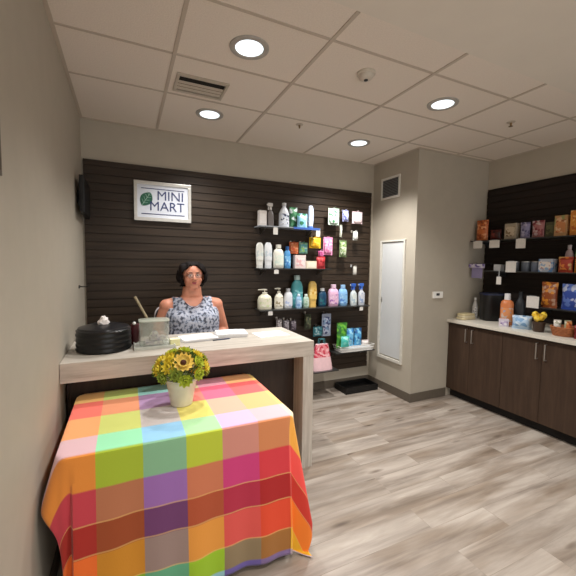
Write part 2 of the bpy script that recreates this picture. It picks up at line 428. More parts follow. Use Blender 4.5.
# left wall things
t = thing('wall_monitor', 'black slim monitor mounted high on the left wall by the slatwall corner', 'monitor', (0, 3.42, 2.09))
obj('bracket', B(.0, .03, -.06, .06, -.06, .06, .003), DGREY, t)
obj('screen', B(.03, .065, -.24, .24, -.14, .15, .006), BLACK, t)
t = thing('wall_hook', 'small black hook bracket on the left wall under the monitor', 'hook', (0, 3.3, 1.36))
obj('plate', B(0, .006, -.03, .03, -.012, .012, .001), BLACK, t)
bm = bmesh.new(); tube(bm, [(.005, 0, 0), (.05, 0, -.002), (.075, 0, .012)], .005, 8); obj('peg', bm, BLACK, t, True)
t = thing('notice_board', 'shallow grey-brown board on the left wall at the photo edge', 'board', (0, 1.06, 2.04))
obj('board', B(0, .012, -.25, .27, -.2, .2, .003), mat('board_taupe', '6E6455', .6), t)
bm = bmesh.new()
for a in ((-.262, .282, .2, .215), (-.262, .282, -.215, -.2), (-.262, -.25, -.2, .2), (.27, .282, -.2, .2)): box(bm, 0, .016, a[0], a[1], a[2], a[3])
obj('frame', bm, mat('board_frame', '5B5246', .5), t)

# ------------------------------------------------------------------ reception counter
CT = .990; CX = 1.636; CY0 = 2.28; CY1 = 2.90
t = thing('reception_counter', 'high driftwood laminate reception counter with waterfall end under the sign', 'counter')
obj('countertop', B(.002, CX, CY0, CY1, CT-.115, CT, .003), DRIFT, t)
obj('end_panel', B(CX-.088, CX, CY0, CY1, 0, CT-.1155, .003), DRIFT_Z, t)
DKP = wood('dark_counter_front', '2B211B', '3A2E26', 'Z', 12, .5, 10, spec=.3)
obj('front_panel', B(.03, 1.18, 2.44, 2.46, 0, CT-.116), DKP, t)
obj('front_panel', B(1.183, CX-.0885, 2.44, 2.46, 0, CT-.116), DKP, t)
obj('wall_side_panel', B(.013, .029, 2.44, CY1-.02, 0, CT-.116), DKP, t)

# ------------------------------------------------------------------ table under the cloth
TZ = .755
t = thing('folding_table', 'square folding table hidden under the checked cloth', 'table', (.62, 2.025, 0))
obj('tabletop', B(-.535, .535, -.375, .375, TZ-.035, TZ-.004, .01), plastic('C9C6BE'), t)
for sx in (-1, 1):
    for sy in (-1, 1):
        bm = bmesh.new(); tube(bm, [(sx*.48, sy*.33, TZ-.036), (sx*.48, sy*.33, 0)], .014, 10); obj('leg', bm, DGREY, t, True)
# cloth
XB = [-.6, .208, .394, .587, .758, .95, 1.13, 9]
YB = [9, 2.245, 2.025, 1.80, 1.642, 1.642-.155, 1.642-.30, 1.642-.435, 1.642-.595, 1.642-.715, -9]
CC = ["F8B840 C8DC50 90E0D8 E8DC90 F098B0 FFB458 FFD858",
      "F84C28 E88440 A878B0 F06850 F83C74 F03030 FF6844",
      "F89A30 C8D040 C8BCB8 ECDC48 FFA888 F8B058 FFC858",
      "E0B4BC 90E8B0 88C8F0 A8E0A0 C8B4E8 F0B4BC FFE8B8",
      "E48C34 A4B82C 84B48C B8C434 CC8878 CC8050 F0A840",
      "C43C48 B4704C 9868AC C87450 C83874 D0343C F05048",
      "A82418 984418 6C3868 AC4C28 B02440 A81414 C83020",
      "EC6C20 C88418 988078 E09438 D85048 DC4420 F07C18",
      "E0A020 80B020 60A880 98C01C 8C7858 A06828 E8B018",
      "A090B8 78B8C8 8088C0 90C0C8 6858A0 806898 B8A8B0"]
TOP_SHEEN = [.14, .12, .14, .08, 0, 0, 0, 0, 0, 0]      # tabletop bands lightened, sheen of the lit top mixed into their colour
def cloth_mat():
    m = bpy.data.materials.new('checked_cotton'); m.use_nodes = True; nt = m.node_tree; b = nt.nodes['Principled BSDF']
    L = nt.links.new; uv = nn(nt, 'ShaderNodeUVMap'); sp = nn(nt, 'ShaderNodeSeparateXYZ'); L(uv.outputs[0], sp.inputs[0])
    # uv = cloth coordinates: u = (x+1)/4, v = (y+1)/5
    prev = None
    for r in range(10):
        rp = nn(nt, 'ShaderNodeValToRGB'); rp.color_ramp.interpolation = 'CONSTANT'; cols = [tuple(q*(1-TOP_SHEEN[r])+.8*TOP_SHEEN[r] for q in srgb(h_)[:3])+(1,) for h_ in CC[r].split()]; e = rp.color_ramp.elements
        e[0].position = 0; e[0].color = cols[0]; e[1].position = (XB[1]+1)/4; e[1].color = cols[1]
        for k in range(2, 7): x = e.new((XB[k]+1)/4); x.color = cols[k]
        L(sp.outputs[0], rp.inputs['Fac'])
        if prev is None: prev = rp.outputs[0]; continue
        lt = nn(nt, 'ShaderNodeMapRange'); lt.inputs['From Min'].default_value = (YB[r]+1+.004)/5; lt.inputs['From Max'].default_value = (YB[r]+1-.004)/5
        L(sp.outputs[1], lt.inputs['Value'])
        mx = nn(nt, 'ShaderNodeMix', data_type='RGBA'); L(lt.outputs[0], mx.inputs[0]); L(prev, mx.inputs[6]); L(rp.outputs[0], mx.inputs[7])
        prev = mx.outputs[2]
    # thin pale thread lines at the lower band borders
    for yb in (YB[6], YB[7]+.004, YB[8]):
        d = nn(nt, 'ShaderNodeMath', operation='SUBTRACT'); L(sp.outputs[1], d.inputs[0]); d.inputs[1].default_value = (yb+1)/5
        a = nn(nt, 'ShaderNodeMath', operation='ABSOLUTE'); L(d.outputs[0], a.inputs[0])
        c = nn(nt, 'ShaderNodeMath', operation='LESS_THAN'); L(a.outputs[0], c.inputs[0]); c.inputs[1].default_value = .0035/5
        g = nn(nt, 'ShaderNodeMath', operation='MULTIPLY'); L(c.outputs[0], g.inputs[0]); g.inputs[1].default_value = .45
        mx = nn(nt, 'ShaderNodeMix', data_type='RGBA'); L(g.outputs[0], mx.inputs[0]); L(prev, mx.inputs[6]); mx.inputs[7].default_value = srgb('E8B870'); prev = mx.outputs[2]
    wv = nn(nt, 'ShaderNodeTexNoise'); wv.inputs['Scale'].default_value = 600; L(uv.outputs[0], wv.inputs['Vector'])
    bp = nn(nt, 'ShaderNodeBump'); bp.inputs['Strength'].default_value = .25; bp.inputs['Distance'].default_value = .002; L(wv.outputs['Fac'], bp.inputs['Height'])
    L(bp.outputs[0], b.inputs['Normal']); L(prev, b.inputs['Base Color'])
    b.inputs['Roughness'].default_value = .85; b.inputs['Sheen Weight'].default_value = .2
    return m
def cloth():
    X0, X1, Y0, Y1 = .08, 1.16, 1.645, 2.405
    oL, oR, oF, oB = .22, .52, .75, .16; RC = .045
    bm = bmesh.new(); uvl = bm.loops.layers.uv.new('UVMap')
    step = .0125
    nx = int((X1-X0+oL+oR)/step); ny = int((Y1-Y0+oF+oB)/step)
    V = {}
    def place(u, v):
        ix = min(max(u, X0+RC), X1-RC); iy = min(max(v, Y0+RC), Y1-RC)     # rounded table corners
        dx, dy = u-ix, v-iy; h = math.hypot(dx, dy)-RC
        if h <= 0: return Vector((u, v, TZ+.003+.0012*math.sin(9*u+2)*math.sin(7*v)))
        a = math.atan2(dy, dx); ox, oy = dx/(h+RC), dy/(h+RC); cx = ix+ox*RC; cy = iy+oy*RC
        rr = .012
        # rounded edge, then hang
        arc = rr*PI/2
        if h < arc:
            th = h/rr; out = rr*math.sin(th); dn = rr*(1-math.cos(th)); dep = 0
        else:
            dep = h-arc; out = rr; dn = rr+dep
        corner = (dx != 0 and dy != 0)
        # lean out and fold ripples that grow with depth; param along the perimeter
        side = (cx*1.0 if dy else 0)+(cy if dx and not dy else 0)
        s = cx+cy+a*.35
        k = min(1, dep/.6)
        front = max(0, -oy)
        rip = (.010*math.sin(s*15+1.)+.006*math.sin(s*37+.6))*k
        lean = .05*k
        if corner:
            c2 = abs(math.sin(2*a))
            fx = (1 if dx > 0 else 0)
            lean += (.02 if dx > 0 else .0)*c2*k
            rip += .035*math.sin(a*7+(0.4 if dx > 0 else 2))*k*c2
        if dx < 0: lean = .06*min(1, dep/.22)*ox*ox; rip *= .3
        if dx > 0 and not dy: lean += .02*k
        out += lean+rip
        x = cx+ox*out; y = cy+oy*out; z = TZ+.003-dn*(1-.02*k)
        x = max(x, .016)
        zmin = .012
        if z < zmin:
            ex = zmin-z; z = zmin+.004*math.sin(s*30); x += ox*ex*.5; y += oy*ex*.5
        return Vector((x, y, z))
    for i in range(nx+1):
        for j in range(ny+1):
            u = X0-oL+i*step; v = Y0-oF+j*step
            V[i, j] = (bm.verts.new(place(u, v)), u, v)
    for i in range(nx):
        for j in range(ny):
            q = [V[i, j], V[i+1, j], V[i+1, j+1], V[i, j+1]]
            f = bm.faces.new([a[0] for a in q])
            for l, a in zip(f.loops, q): l[uvl].uv = ((a[1]+1)/4, (a[2]+1)/5)
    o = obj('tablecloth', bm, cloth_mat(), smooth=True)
    for p in o.data.polygons: p.use_smooth = True
    md = o.modifiers.new('thickness', 'SOLIDIFY'); md.thickness = .0018; md.offset = 1
    return tag(o, 'bright multicoloured checked tablecloth draped over the table in front of the counter', 'tablecloth')
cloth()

# ------------------------------------------------------------------ flowers in a white pot
FX, FY, FZ = .628, 2.02, TZ+.006
t = thing('potted_flowers', 'bunch of yellow-green flowers in a white tapered pot on the checked tablecloth', 'flower pot', (FX, FY, FZ))
bm = bmesh.new(); lathe(bm, [(.055, 0), (.060, .004), (.083, .135), (.088, .137), (.088, .15), (.080, .15), (.076, .12), (.01, .118)], 32)
obj('pot', bm, mat('cream_ceramic', 'D8D2C2', .45, var=.03), t, True)
bm = bmesh.new(); lathe(bm, [(.075, .119), (.01, .124)], 24); obj('soil', bm, mat('moss', '3C4420', .9, var=.4), t)
def petal_ring(bm, c, n, nrm, ln, wd, cup, phase=0., start=.012):
    nrm = nrm.normalized(); u, v = frame_of(nrm)
    for k in range(n):
        a = 2*PI*k/n+phase; d = u*math.cos(a)+v*math.sin(a); s = d.cross(nrm)
        prev = None
        for (f, w_) in ((0, .35), (.35, .9), (.7, 1.), (1., .25)):
            p = c+d*(start+ln*f)*math.cos(cup*f)+nrm*(ln*f*math.sin(cup*f)+.002)
            row = [bm.verts.new(p-s*wd*w_*.5), bm.verts.new(p+nrm*(-wd*.18*w_)), bm.verts.new(p+s*wd*w_*.5)]
            if prev:
                bm.faces.new((prev[0], prev[1], row[1], row[0])); bm.faces.new((prev[1], prev[2], row[2], row[1]))
            prev = row
PET = [mat('petal_yellow', 'DCC63A', .6, var=.12, scale=60), mat('petal_lime', 'B4BE38', .6, var=.15, scale=60), mat('petal_olive', '93A03C', .6, var=.2, scale=60), mat('petal_sun', 'E8C860', .6, var=.12, scale=60)]
CEN = mat('flower_centre_brown', '4A2414', .8, var=.3, scale=200); CENY = mat('flower_centre_green', '7F8C28', .8, var=.3, scale=200)
LEAF = mat('leaf_dull_green', '4C6A2C', .6, var=.25, scale=40); STEM = mat('stem_green', '5E7430', .7)
cc = Vector((0, 0, .20))
dirs = []
N = 30
for k in range(N):
    zz = 1-(k+.5)/N*1.28; r = math.sqrt(max(0, 1-zz*zz)); a = k*2.39996+.35
    dirs.append(Vector((r*math.cos(a), r*math.sin(a), zz)))
sun = Vector((-.03, -.72, .62)).normalized()
dirs = [sun]+[q for q in dirs if (q-sun).length > .52]
for k, q in enumerate(dirs):
    big = k == 0
    c = cc+Vector((q.x*.135, q.y*.135, q.z*.100)); 
    if q.z < -.1: c.z = max(c.z, .178)
    bm = bmesh.new()
    m = PET[3] if big else PET[random.choice([0, 0, 1, 1, 2])]
    ln = .048 if big else random.uniform(.028, .036)
    petal_ring(bm, c, 13 if big else 9, q, ln, .022 if big else .019, .35)
    petal_ring(bm, c+q*.004, 12 if big else 8, q, ln*.75, .018, .8, .2)
    if not big: petal_ring(bm, c+q*.007, 7, q, ln*.5, .014, 1.2, .5, .006)
    f = obj('flower', bm, m, t, True, 'open yellow flower with a dark brown centre' if big else None)
    bm = bmesh.new(); ball(bm, c+q*.006, .017 if big else .008, sub=2); obj('flower_centre', bm, CEN if big else CENY, f, True)
bm = bmesh.new()
for k, q in enumerate(dirs):
    c = cc+Vector((q.x*.13, q.y*.13, q.z*.095))
    tube(bm, [(q.x*.03, q.y*.03, .12), (q.x*.07, q.y*.07, .16+q.z*.02), c], .0025, 5)
obj('stems', bm, STEM, t, True)
bm = bmesh.new()
for k in range(70):
    a = random.uniform(0, 2*PI); zz = random.uniform(-.35, .95); r = math.sqrt(1-zz*zz); q = Vector((r*math.cos(a), r*math.sin(a), zz))
    c = cc+Vector((q.x*.105, q.y*.105, q.z*.075)); c.z = max(c.z, .165)
    d = (q+Vector((random.uniform(-.6, .6), random.uniform(-.6, .6), random.uniform(-.4, .5)))).normalized(); u, v = frame_of(d)
    L_ = random.uniform(.035, .06); w_ = L_*.42; prev = None
    for f_, ww in ((0, .1), (.35, 1), (.7, .75), (1, .05)):
        p = c+d*L_*f_-v*.25*L_*f_*f_
        row = [bm.verts.new(p-u*w_*ww*.5), bm.verts.new(p+v*.004), bm.verts.new(p+u*w_*ww*.5)]
        if prev: bm.faces.new((prev[0], prev[1], row[1], row[0])); bm.faces.new((prev[1], prev[2], row[2], row[1]))
        prev = row
o = obj('leaves', bm, LEAF, t, True); o['kind'] = 'stuff'

# ------------------------------------------------------------------ things on the reception counter
t = thing('ribbed_bin', 'large round black ribbed container at the wall end of the counter', 'container', (.213, 2.575, CT))
bm = bmesh.new(); pf = [(.150, 0), (.158, .004)]
for k in range(4): pf += [(.164, .008+k*.031), (.165, .018+k*.031), (.160, .029+k*.031), (.160, .032+k*.031)]
pf += [(.163, .136), (.156, .141)]
lathe(bm, pf, 40); obj('body', bm, mat('black_ribbed', '0B0B0D', .35, var=.1), t, True)
bm = bmesh.new(); lathe(bm, [(.155, .141), (.15, .152), (.09, .168), (.03, .172)], 36); obj('lid', bm, mat('black_lid', '1B1A1D', .3), t, True)
bm = bmesh.new(); lathe(bm, [(.024, .172), (.022, .184), (.012, .188)], 16); obj('lid_knob', bm, BLACK, t, True)
t = thing('crumpled_tissue', 'white tissue crumpled on top of the black round container', 'tissue', (.215, 2.545, CT+.171))
bm = bmesh.new(); ball(bm, (0, 0, .018), .034, (1, .8, 1), 3)
for v in bm.verts:
    n_ = noise.noise(v.co*55); v.co.x *= 1+.35*n_; v.co.y *= 1+.35*n_
    v.co.z = max(.0, v.co.z); k_ = v.co.z/.05; v.co.x *= 1.15-.6*k_; v.co.y *= 1.15-.6*k_; v.co.z += .015*max(0, n_)
t2 = obj('tissue_sheet', bm, paper('E6DFDC'), t, True)
t = thing('pouch', 'dark red pouch with a pale clasp standing against the black container', 'pouch', (.402, 2.66, CT))
bm = bmesh.new(); lathe(bm, [(.03, 0), (.037, .02), (.038, .1), (.028, .14), (.022, .145)], 20, 1, .8); obj('body', bm, mat('maroon_vinyl', '4A1219', .45), t, True)
bm = bmesh.new(); ball(bm, (-.005, -.02, .15), .012); obj('clasp', bm, WHITE, t, True)
t = thing('display_riser', 'low whitish tray under the clear acrylic box on the counter', 'tray', (.515, 2.55, CT))
obj('tray_base', B(-.125, .135, -.11, .09, 0, .012, .003), mat('pale_tray', 'C9CBC3', .4), t)
bm = bmesh.new()
for a in ((-.125, .135, -.11, -.104), (-.125, .135, .084, .09), (-.125, -.119, -.104, .084), (.129, .135, -.104, .084)): box(bm, *a, .0122, .02)
obj('rim', bm, MATS['pale_tray'], t)
# clear rounded box
t = thing('acrylic_box', 'clear rounded acrylic box holding slips, on the pale tray', 'box', (.52, 2.545, CT+.0125))
GL = mat('clear_acrylic', 'DDE2D8', .12, trans=.5, alpha=.32, var=.02)
def shell(w_, d_, h_, th, r, m, name, parent, top=True):
    bm = bmesh.new()
    lathe(bm, [(1, 0), (1, h_)], 40, w_, d_, cap=False, power=6)
    lathe(bm, [(1-th/w_, th), (1-th/w_, h_-.0)], 40, w_, d_, cap=False, power=6)
    bm.verts.ensure_lookup_table()
    V_ = list(bm.verts); n = 40
    o1, o2, i1, i2 = V_[:n], V_[n:2*n], V_[2*n:3*n], V_[3*n:]
    for k in range(n):
        j = (k+1) % n; bm.faces.new((o2[k], o2[j], i2[j], i2[k]))
    bm.faces.new(o1[::-1]); bm.faces.new(i1)
    return obj(name, bm, m, parent, True)
shell(.096, .075, .165, .004, 0, GL, 'box_walls', t)
bm = bmesh.new(); lathe(bm, [(1.03, .1655), (1.03, .172), (.9, .176)], 40, .096, .075, power=6); obj('lid', bm, mat('frosted_lid', 'C8CDBE', .3, alpha=.45), t, True)
bm = bmesh.new(); box(bm, -.06, .05, -.05, .04, .006, .03, .004); box(bm, -.03, .07, -.03, .05, .031, .055, .004); ball(bm, (.0, -.03, .075), .026, (1, .5, 1)); 
obj('slips', bm, printed('B9B0B4', 'D8D4CC', '9A93A6', 40), t, label='pale paper slips inside')
t = thing('wooden_stick', 'thin pale brown stick leaning up out of the clear box', 'stick', (.478, 2.60, CT+.19))
bm = bmesh.new(); tube(bm, [(0, 0, 0), (-.035, .01, .07), (-.075, .02, .15)], [.008, .0085, .009], 8); obj('shaft', bm, mat('stick_tan', '9A8C70', .6), t, True)
t = thing('note_block', 'small pale yellow note block beside the clear box', 'notepad', (.655, 2.52, CT))
obj('pad', B(-.035, .03, -.03, .03, 0, .045, .002), paper('E6E2AE'), t)
obj('top_sheet', B(-.034, .031, -.031, .029, .0452, .0462), paper('F0EDC8'), t)
PAP = paper('E4E4E6')
def sheet(x, y, z, w_, d_, rz, label, m=PAP, thick=.004, cat='papers', name='paper_stack'):
    t = thing(name, label, cat, (x, y, z), rz)
    n = 3 if thick > .004 else 1
    for k in range(n):
        bm = bmesh.new(); NX, NY = 8, 6; th = thick/n
        vv = [[[bm.verts.new(((i/NX-.5)*w_+k*.004, (j/NY-.5)*d_-k*.003, k*th+e+.004*k*(i/NX)**2*0+(.003*math.sin(3*i/NX)*(1 if e > 0 else 0)))) for j in range(NY+1)] for i in range(NX+1)] for e in (0, th*.9)]
        for s_ in range(2):
            for i in range(NX):
                for j in range(NY):
                    bm.faces.new((vv[s_][i][j], vv[s_][i+1][j], vv[s_][i+1][j+1], vv[s_][i][j+1]))
        for i in range(NX):
            for j in (0, NY): bm.faces.new((vv[0][i][j], vv[0][i+1][j], vv[1][i+1][j], vv[1][i][j]))
        for j in range(NY):
            for i in (0, NX): bm.faces.new((vv[0][i][j], vv[0][i][j+1], vv[1][i][j+1], vv[1][i][j]))
        obj('sheet', bm, m, t)
    return t
sheet(.83, 2.66, CT, .26, .2, .12, 'white papers on the counter nearest the note block', thick=.018)
sheet(1.10, 2.70, CT, .24, .20, -.15, 'white papers on the middle of the counter in front of the seated person', thick=.03)
sheet(1.42, 2.62, CT, .26, .2, .05, 'single flat white sheet near the open end of the counter', paper('F0F0EC'))
t = thing('pen', 'dark blue pen lying in front of the white papers', 'pen', (1.0, 2.56, CT+.0045), .15)
bm = bmesh.new(); tube(bm, [(-.07, 0, 0), (.055, 0, 0), (.07, 0, 0)], [.0042, .0042, .001], 8); obj('barrel', bm, plastic('27365C'), t, True)
bm = bmesh.new(); tube(bm, [(-.072, 0, 0), (-.03, 0, 0)], .0045, 8); obj('cap', bm, plastic('1A2238'), t, True)

# ------------------------------------------------------------------ shelving
SHELF = mat('smoked_shelf', '30302F', .3, var=.05)
def shelf_back(x0, x1, z, label, depth=.2, edge=None, lip=.012, m=None):
    t = thing('display_shelf', label, 'shelf', ((x0+x1)/2, BACK-.019, z)); hw = (x1-x0)/2
    obj('shelf_board', B(-hw, hw, -depth, 0, -lip, 0, .002), m or SHELF, t)
    if edge:
        obj('edge_strip', B(edge[0]-(x0+x1)/2, edge[1]-(x0+x1)/2, -depth-.004, -depth-.0003, -lip-.008, .004), plastic(edge[2]), t, label='coloured edge strip')
    for s in (-1, 1):
        bm = bmesh.new(); x = s*(hw-.08)
        v = [bm.verts.new(p) for p in ((x-.003, 0, -lip), (x-.003, -depth*.85, -lip), (x-.003, 0, -lip-.07), (x+.003, 0, -lip), (x+.003, -depth*.85, -lip), (x+.003, 0, -lip-.07))]
        for q in ((0, 1, 2), (5, 4, 3), (0, 3, 4, 1), (1, 4, 5, 2), (0, 2, 5, 3)): bm.faces.new([v[i] for i in q])
        obj('bracket', bm, ALU, t)
    return t
Z0, Z1, Z2, Z3 = 1.972, 1.518, 1.066, .50
shelf_back(1.64, 2.37, Z0, 'top dark display shelf on the slatwall with a blue edge strip', edge=(2.03, 2.36, '3C5FA8'), m=mat('pale_acrylic_shelf', '8E949A', .25))
shelf_back(1.64, 2.53, Z1, 'second display shelf down on the slatwall, holding white bottles')
shelf_back(1.65, 3.10, Z2, 'third and longest display shelf on the slatwall, full of bottles')
shelf_back(2.62, 3.20, Z3, 'lowest display shelf on the slatwall at right, holding the white basket')
shelf_back(2.02, 2.60, .335, 'low dark ledge near the floor that carries the pink bag', depth=.30)
def shelf_right(y0, y1, z, label, depth=.28):
    t = thing('display_shelf', label, 'shelf', (RX-.019, (y0+y1)/2, z)); hw = (y1-y0)/2
    obj('shelf_board', B(-depth, 0, -hw, hw, -.012, 0, .002), SHELF, t)
    for s in (-1, 1):
        bm = bmesh.new(); y = s*(hw-.08)
        v = [bm.verts.new(p) for p in ((0, y-.003, -.012), (-depth*.8, y-.003, -.012), (0, y-.003, -.08), (0, y+.003, -.012), (-depth*.8, y+.003, -.012), (0, y+.003, -.08))]
        for q in ((0, 1, 2), (5, 4, 3), (0, 3, 4, 1), (1, 4, 5, 2), (0, 2, 5, 3)): bm.faces.new([v[i] for i in q])
        obj('bracket', bm, DGREY, t)
    return t
R1, R2, R3 = 1.872, 1.522, 1.165
shelf_right(1.0, 2.915, R1, 'top snack shelf on the right wall, hung with white price cards')
shelf_right(1.0, 2.72, R2, 'middle snack shelf on the right wall')
shelf_right(1.0, 2.22, R3, 'lowest snack shelf on the right wall, just above the counter items')

# ---- product builders; local frame: x = width, -y = front, z up
def bottle(label, x, y, z, w_, h_, body, cap, lab=None, kind='shampoo', cat='bottle', rz=0., group=None, depth=None):
    t = thing({'pump': 'pump_bottle', 'spray': 'spray_bottle', 'jug': 'detergent_jug', 'jar': 'lidded_jar', 'water': 'water_bottle'}.get(kind, 'toiletry_bottle'), label, cat, (x, y, z), rz, group)
    r = w_/2; sy = (depth or w_*.62)/w_; bmx = plastic(body); 
    bm = bmesh.new()
    if kind == 'shampoo':
        pf = [(r*.86, 0), (r*.98, .01), (r, h_*.3), (r*.98, h_*.62), (r*.8, h_*.76), (r*.45, h_*.83), (r*.42, h_*.85)]; ct = (h_*.85, h_, r*.5)
    elif kind == 'tottle':
        pf = [(r*.80, 0), (r*.82, h_*.12), (r*.95, h_*.35), (r, h_*.65), (r*.9, h_*.88), (r*.6, h_*.97), (r*.3, h_*.995)]; ct = None
    elif kind == 'pump':
        pf = [(r*.95, 0), (r, .008), (r, h_*.45), (r*.86, h_*.62), (r*.5, h_*.72), (r*.3, h_*.75)]; ct = (h_*.75, h_*.83, r*.38)
    elif kind == 'spray':
        pf = [(r*.95, 0), (r, .008), (r, h_*.4), (r*.85, h_*.58), (r*.38, h_*.68), (r*.34, h_*.72)]; ct = (h_*.72, h_*.78, r*.42)
    elif kind == 'jar':
        pf = [(r*.95, 0), (r, .01), (r, h_*.66), (r*.85, h_*.75), (r*.5, h_*.8)]; ct = (h_*.8, h_, r*.48)
    else:
        pf = [(r*.9, 0), (r, .01), (r, h_*.55), (r*.7, h_*.72), (r*.36, h_*.82), (r*.34, h_*.88)]; ct = (h_*.88, h_, r*.42)
    lathe(bm, pf, 24, 1, sy, power=2.6); bd = obj('body', bm, bmx, t, True)
    if ct:
        bm = bmesh.new(); k = min(1, sy*1.4); lathe(bm, [(ct[2], ct[0]+.0005), (ct[2], ct[1]-.003), (ct[2]*.85, ct[1])], 18, 1, k); obj('cap', bm, plastic(cap), t, True)
    else:
        bm = bmesh.new(); lathe(bm, [(r*.86, -.0), (r*.86, h_*.115)], 20, 1, sy*1.02, power=2.6); obj('cap', bm, plastic(cap), t, True)
    if kind == 'pump':
        bm = bmesh.new(); tube(bm, [(0, 0, h_*.83), (0, 0, h_*.93)], .005, 8); tube(bm, [(r*.35, 0, h_*.95), (-r*.2, 0, h_*.96), (-r*1.0, 0, h_*.95)], [.008, .009, .005], 8); obj('pump_head', bm, plastic(cap), t, True)
    if kind == 'spray':
        bm = bmesh.new(); box(bm, -r*.9, r*.6, -.013, .013, h_*.86, h_, .004); box(bm, -r*.25, r*.25, -.011, .011, h_*.78, h_*.859, .003); obj('spray_head', bm, plastic(cap), t)
        bm = bmesh.new(); tube(bm, [(-r*.55, 0, h_*.86), (-r*.75, 0, h_*.77), (-r*.6, 0, h_*.70)], .005, 6); obj('trigger', bm, plastic(cap), t, True)
        bm = bmesh.new(); tube(bm, [(-r*.9, 0, h_*.93), (-r*1.15, 0, h_*.93)], .006, 8); obj('nozzle', bm, WHITE, t, True)
    if lab:
        zl, zh = (.12, .55) if kind != 'tottle' else (.3, .7)
        bm = bmesh.new(); n = 10
        rows = []
        for zz in (h_*zl, h_*zh):
            row = []
            for i in range(n+1):
                a = math.radians(-90-52+104*i/n); kk = (abs(math.cos(a))**2.6+abs(math.sin(a))**2.6)**(-1/2.6)
                row.append(bm.verts.new((math.cos(a)*kk*(r+.0012), math.sin(a)*kk*(r*sy+.0016), zz)))
            rows.append(row)
        for i in range(n): bm.faces.new((rows[0][i], rows[0][i+1], rows[1][i+1], rows[1][i]))
        obj('front_label', bm, lab, t, True)
    return t
def carton(label, x, y, z, w_, d_, h_, m, lab=None, cat='box', rz=0., name='carton', group=None, tilt=0.):
    t = thing(name, label, cat, (x, y, z), rz, group)
    obj('carton_body', B(-w_/2, w_/2, -d_/2, d_/2, 0, h_, .0025), m, t)
    obj('top_flap', B(-w_/2+.002, w_/2-.002, -d_/2+.001, d_/2-.002, h_+.0002, h_+.0012), m, t)
    if lab: obj('front_label', B(-w_*.38, w_*.38, -d_/2-.001, -d_/2-.0002, h_*.18, h_*.8), lab, t)
    return t
def pouch(label, x, y, z, w_, d_, h_, m, lab=None, cat='bag', rz=0., name='snack_bag', group=None):
    """pillow bag with crimped seals"""
    t = thing(name, label, cat, (x, y, z), rz, group)
    bm = bmesh.new(); NX, NZ = 10, 12; V_ = {}
    for s in (-1, 1):
        for i in range(NX+1):
            for k in range(NZ+1):
                u = i/NX*2-1; q = k/NZ
                th = (1-u**4)*(math.sin(PI*min(1, max(0, (q*.94+.0))))**.6 if q < 1 else 0)*d_/2
                if q == 0: th = d_*.22*(1-u**4)
                wr = .004*noise.noise(Vector((u*3+x*9, q*4, z*5+s)))
                V_[s, i, k] = bm.verts.new((u*w_/2*(1-.05*math.sin(PI*q)), s*(th+.0008)+wr*(1 if 0 < i < NX else 0), q*h_))
    for s in (-1, 1):
        for i in range(NX):
            for k in range(NZ): bm.faces.new((V_[s, i, k], V_[s, i+1, k], V_[s, i+1, k+1], V_[s, i, k+1]))
    for k in range(NZ):
        for i in (0, NX): bm.faces.new((V_[-1, i, k], V_[-1, i, k+1], V_[1, i, k+1], V_[1, i, k]))
    for i in range(NX):
        for k in (0, NZ): bm.faces.new((V_[-1, i, k], V_[-1, i+1, k], V_[1, i+1, k], V_[1, i, k]))
    bd = obj('bag_body', bm, m, t, True)
    obj('top_seal', B(-w_/2*.99, w_/2*.99, -.0012, .0012, h_+.0002, h_+.012), lab or m, t)
    return t
def hanging(label, x, z0, z1, w_, m, bulge=.02, lab=None, cat='hanging pack', name='hanging_pack', y=None):
    """carded pack hanging on a slatwall peg; the peg is part of the display pack's hook"""
    yy = BACK-.019
    h = thing('peg_hook', 'chrome peg hook carrying the '+label, 'hook', (x, yy, z1-.012))
    bm = bmesh.new(); tube(bm, [(0, 0, 0), (0, -.10, 0), (0, -.115, .008)], .0028, 6); obj('rod', bm, CHROME, h, True)
    obj('clip', B(-.012, .012, -.004, 0, -.018, .012), CHROME, h)
    t = thing(name, label, cat, (x, yy-.085, z0))
    hh = z1-z0
    obj('backing_card', B(-w_/2, w_/2, -.0012, .0012, 0, hh*1.0-.019), m, t)
    bm = bmesh.new(); lathe(bm, [(1., 0), (.97, bulge*.7), (.8, bulge)], 24, w_*.42, hh*.36, power=5)
    bmesh.ops.rotate(bm, verts=bm.verts, matrix=Matrix.Rotation(PI/2, 3, 'X')); bmesh.ops.translate(bm, verts=bm.verts, vec=(0, -.0014, hh*.45))
    obj('blister', bm, lab or m, t, True)
    bm = bmesh.new(); tube(bm, [(-.008, 0, hh-.020), (-.010, 0, hh-.013), (0, 0, hh-.0085), (.010, 0, hh-.013), (.008, 0, hh-.020)], .0012, 5); obj('hang_loop', bm, m, t)
    return t
def price_tag(label, p, w_, h_, rz, cat='price card', color='D6D2CC', name='price_card', drop=0):
    t = thing(name, label, cat, p, rz)
    obj('card', B(-w_/2, w_/2, -.0015, 0, -h_, -.001), paper(color), t)
    obj('clip', B(-w_*.3, w_*.3, -.003, .0, -.0008, .004), mat('clip_clear', 'B8BABC', .3), t)
    if drop: obj('hanger_strip', B(-.004, .004, -.003, 0, .0045, drop), MATS['clip_clear'], t)
    return t
YS = 3.58
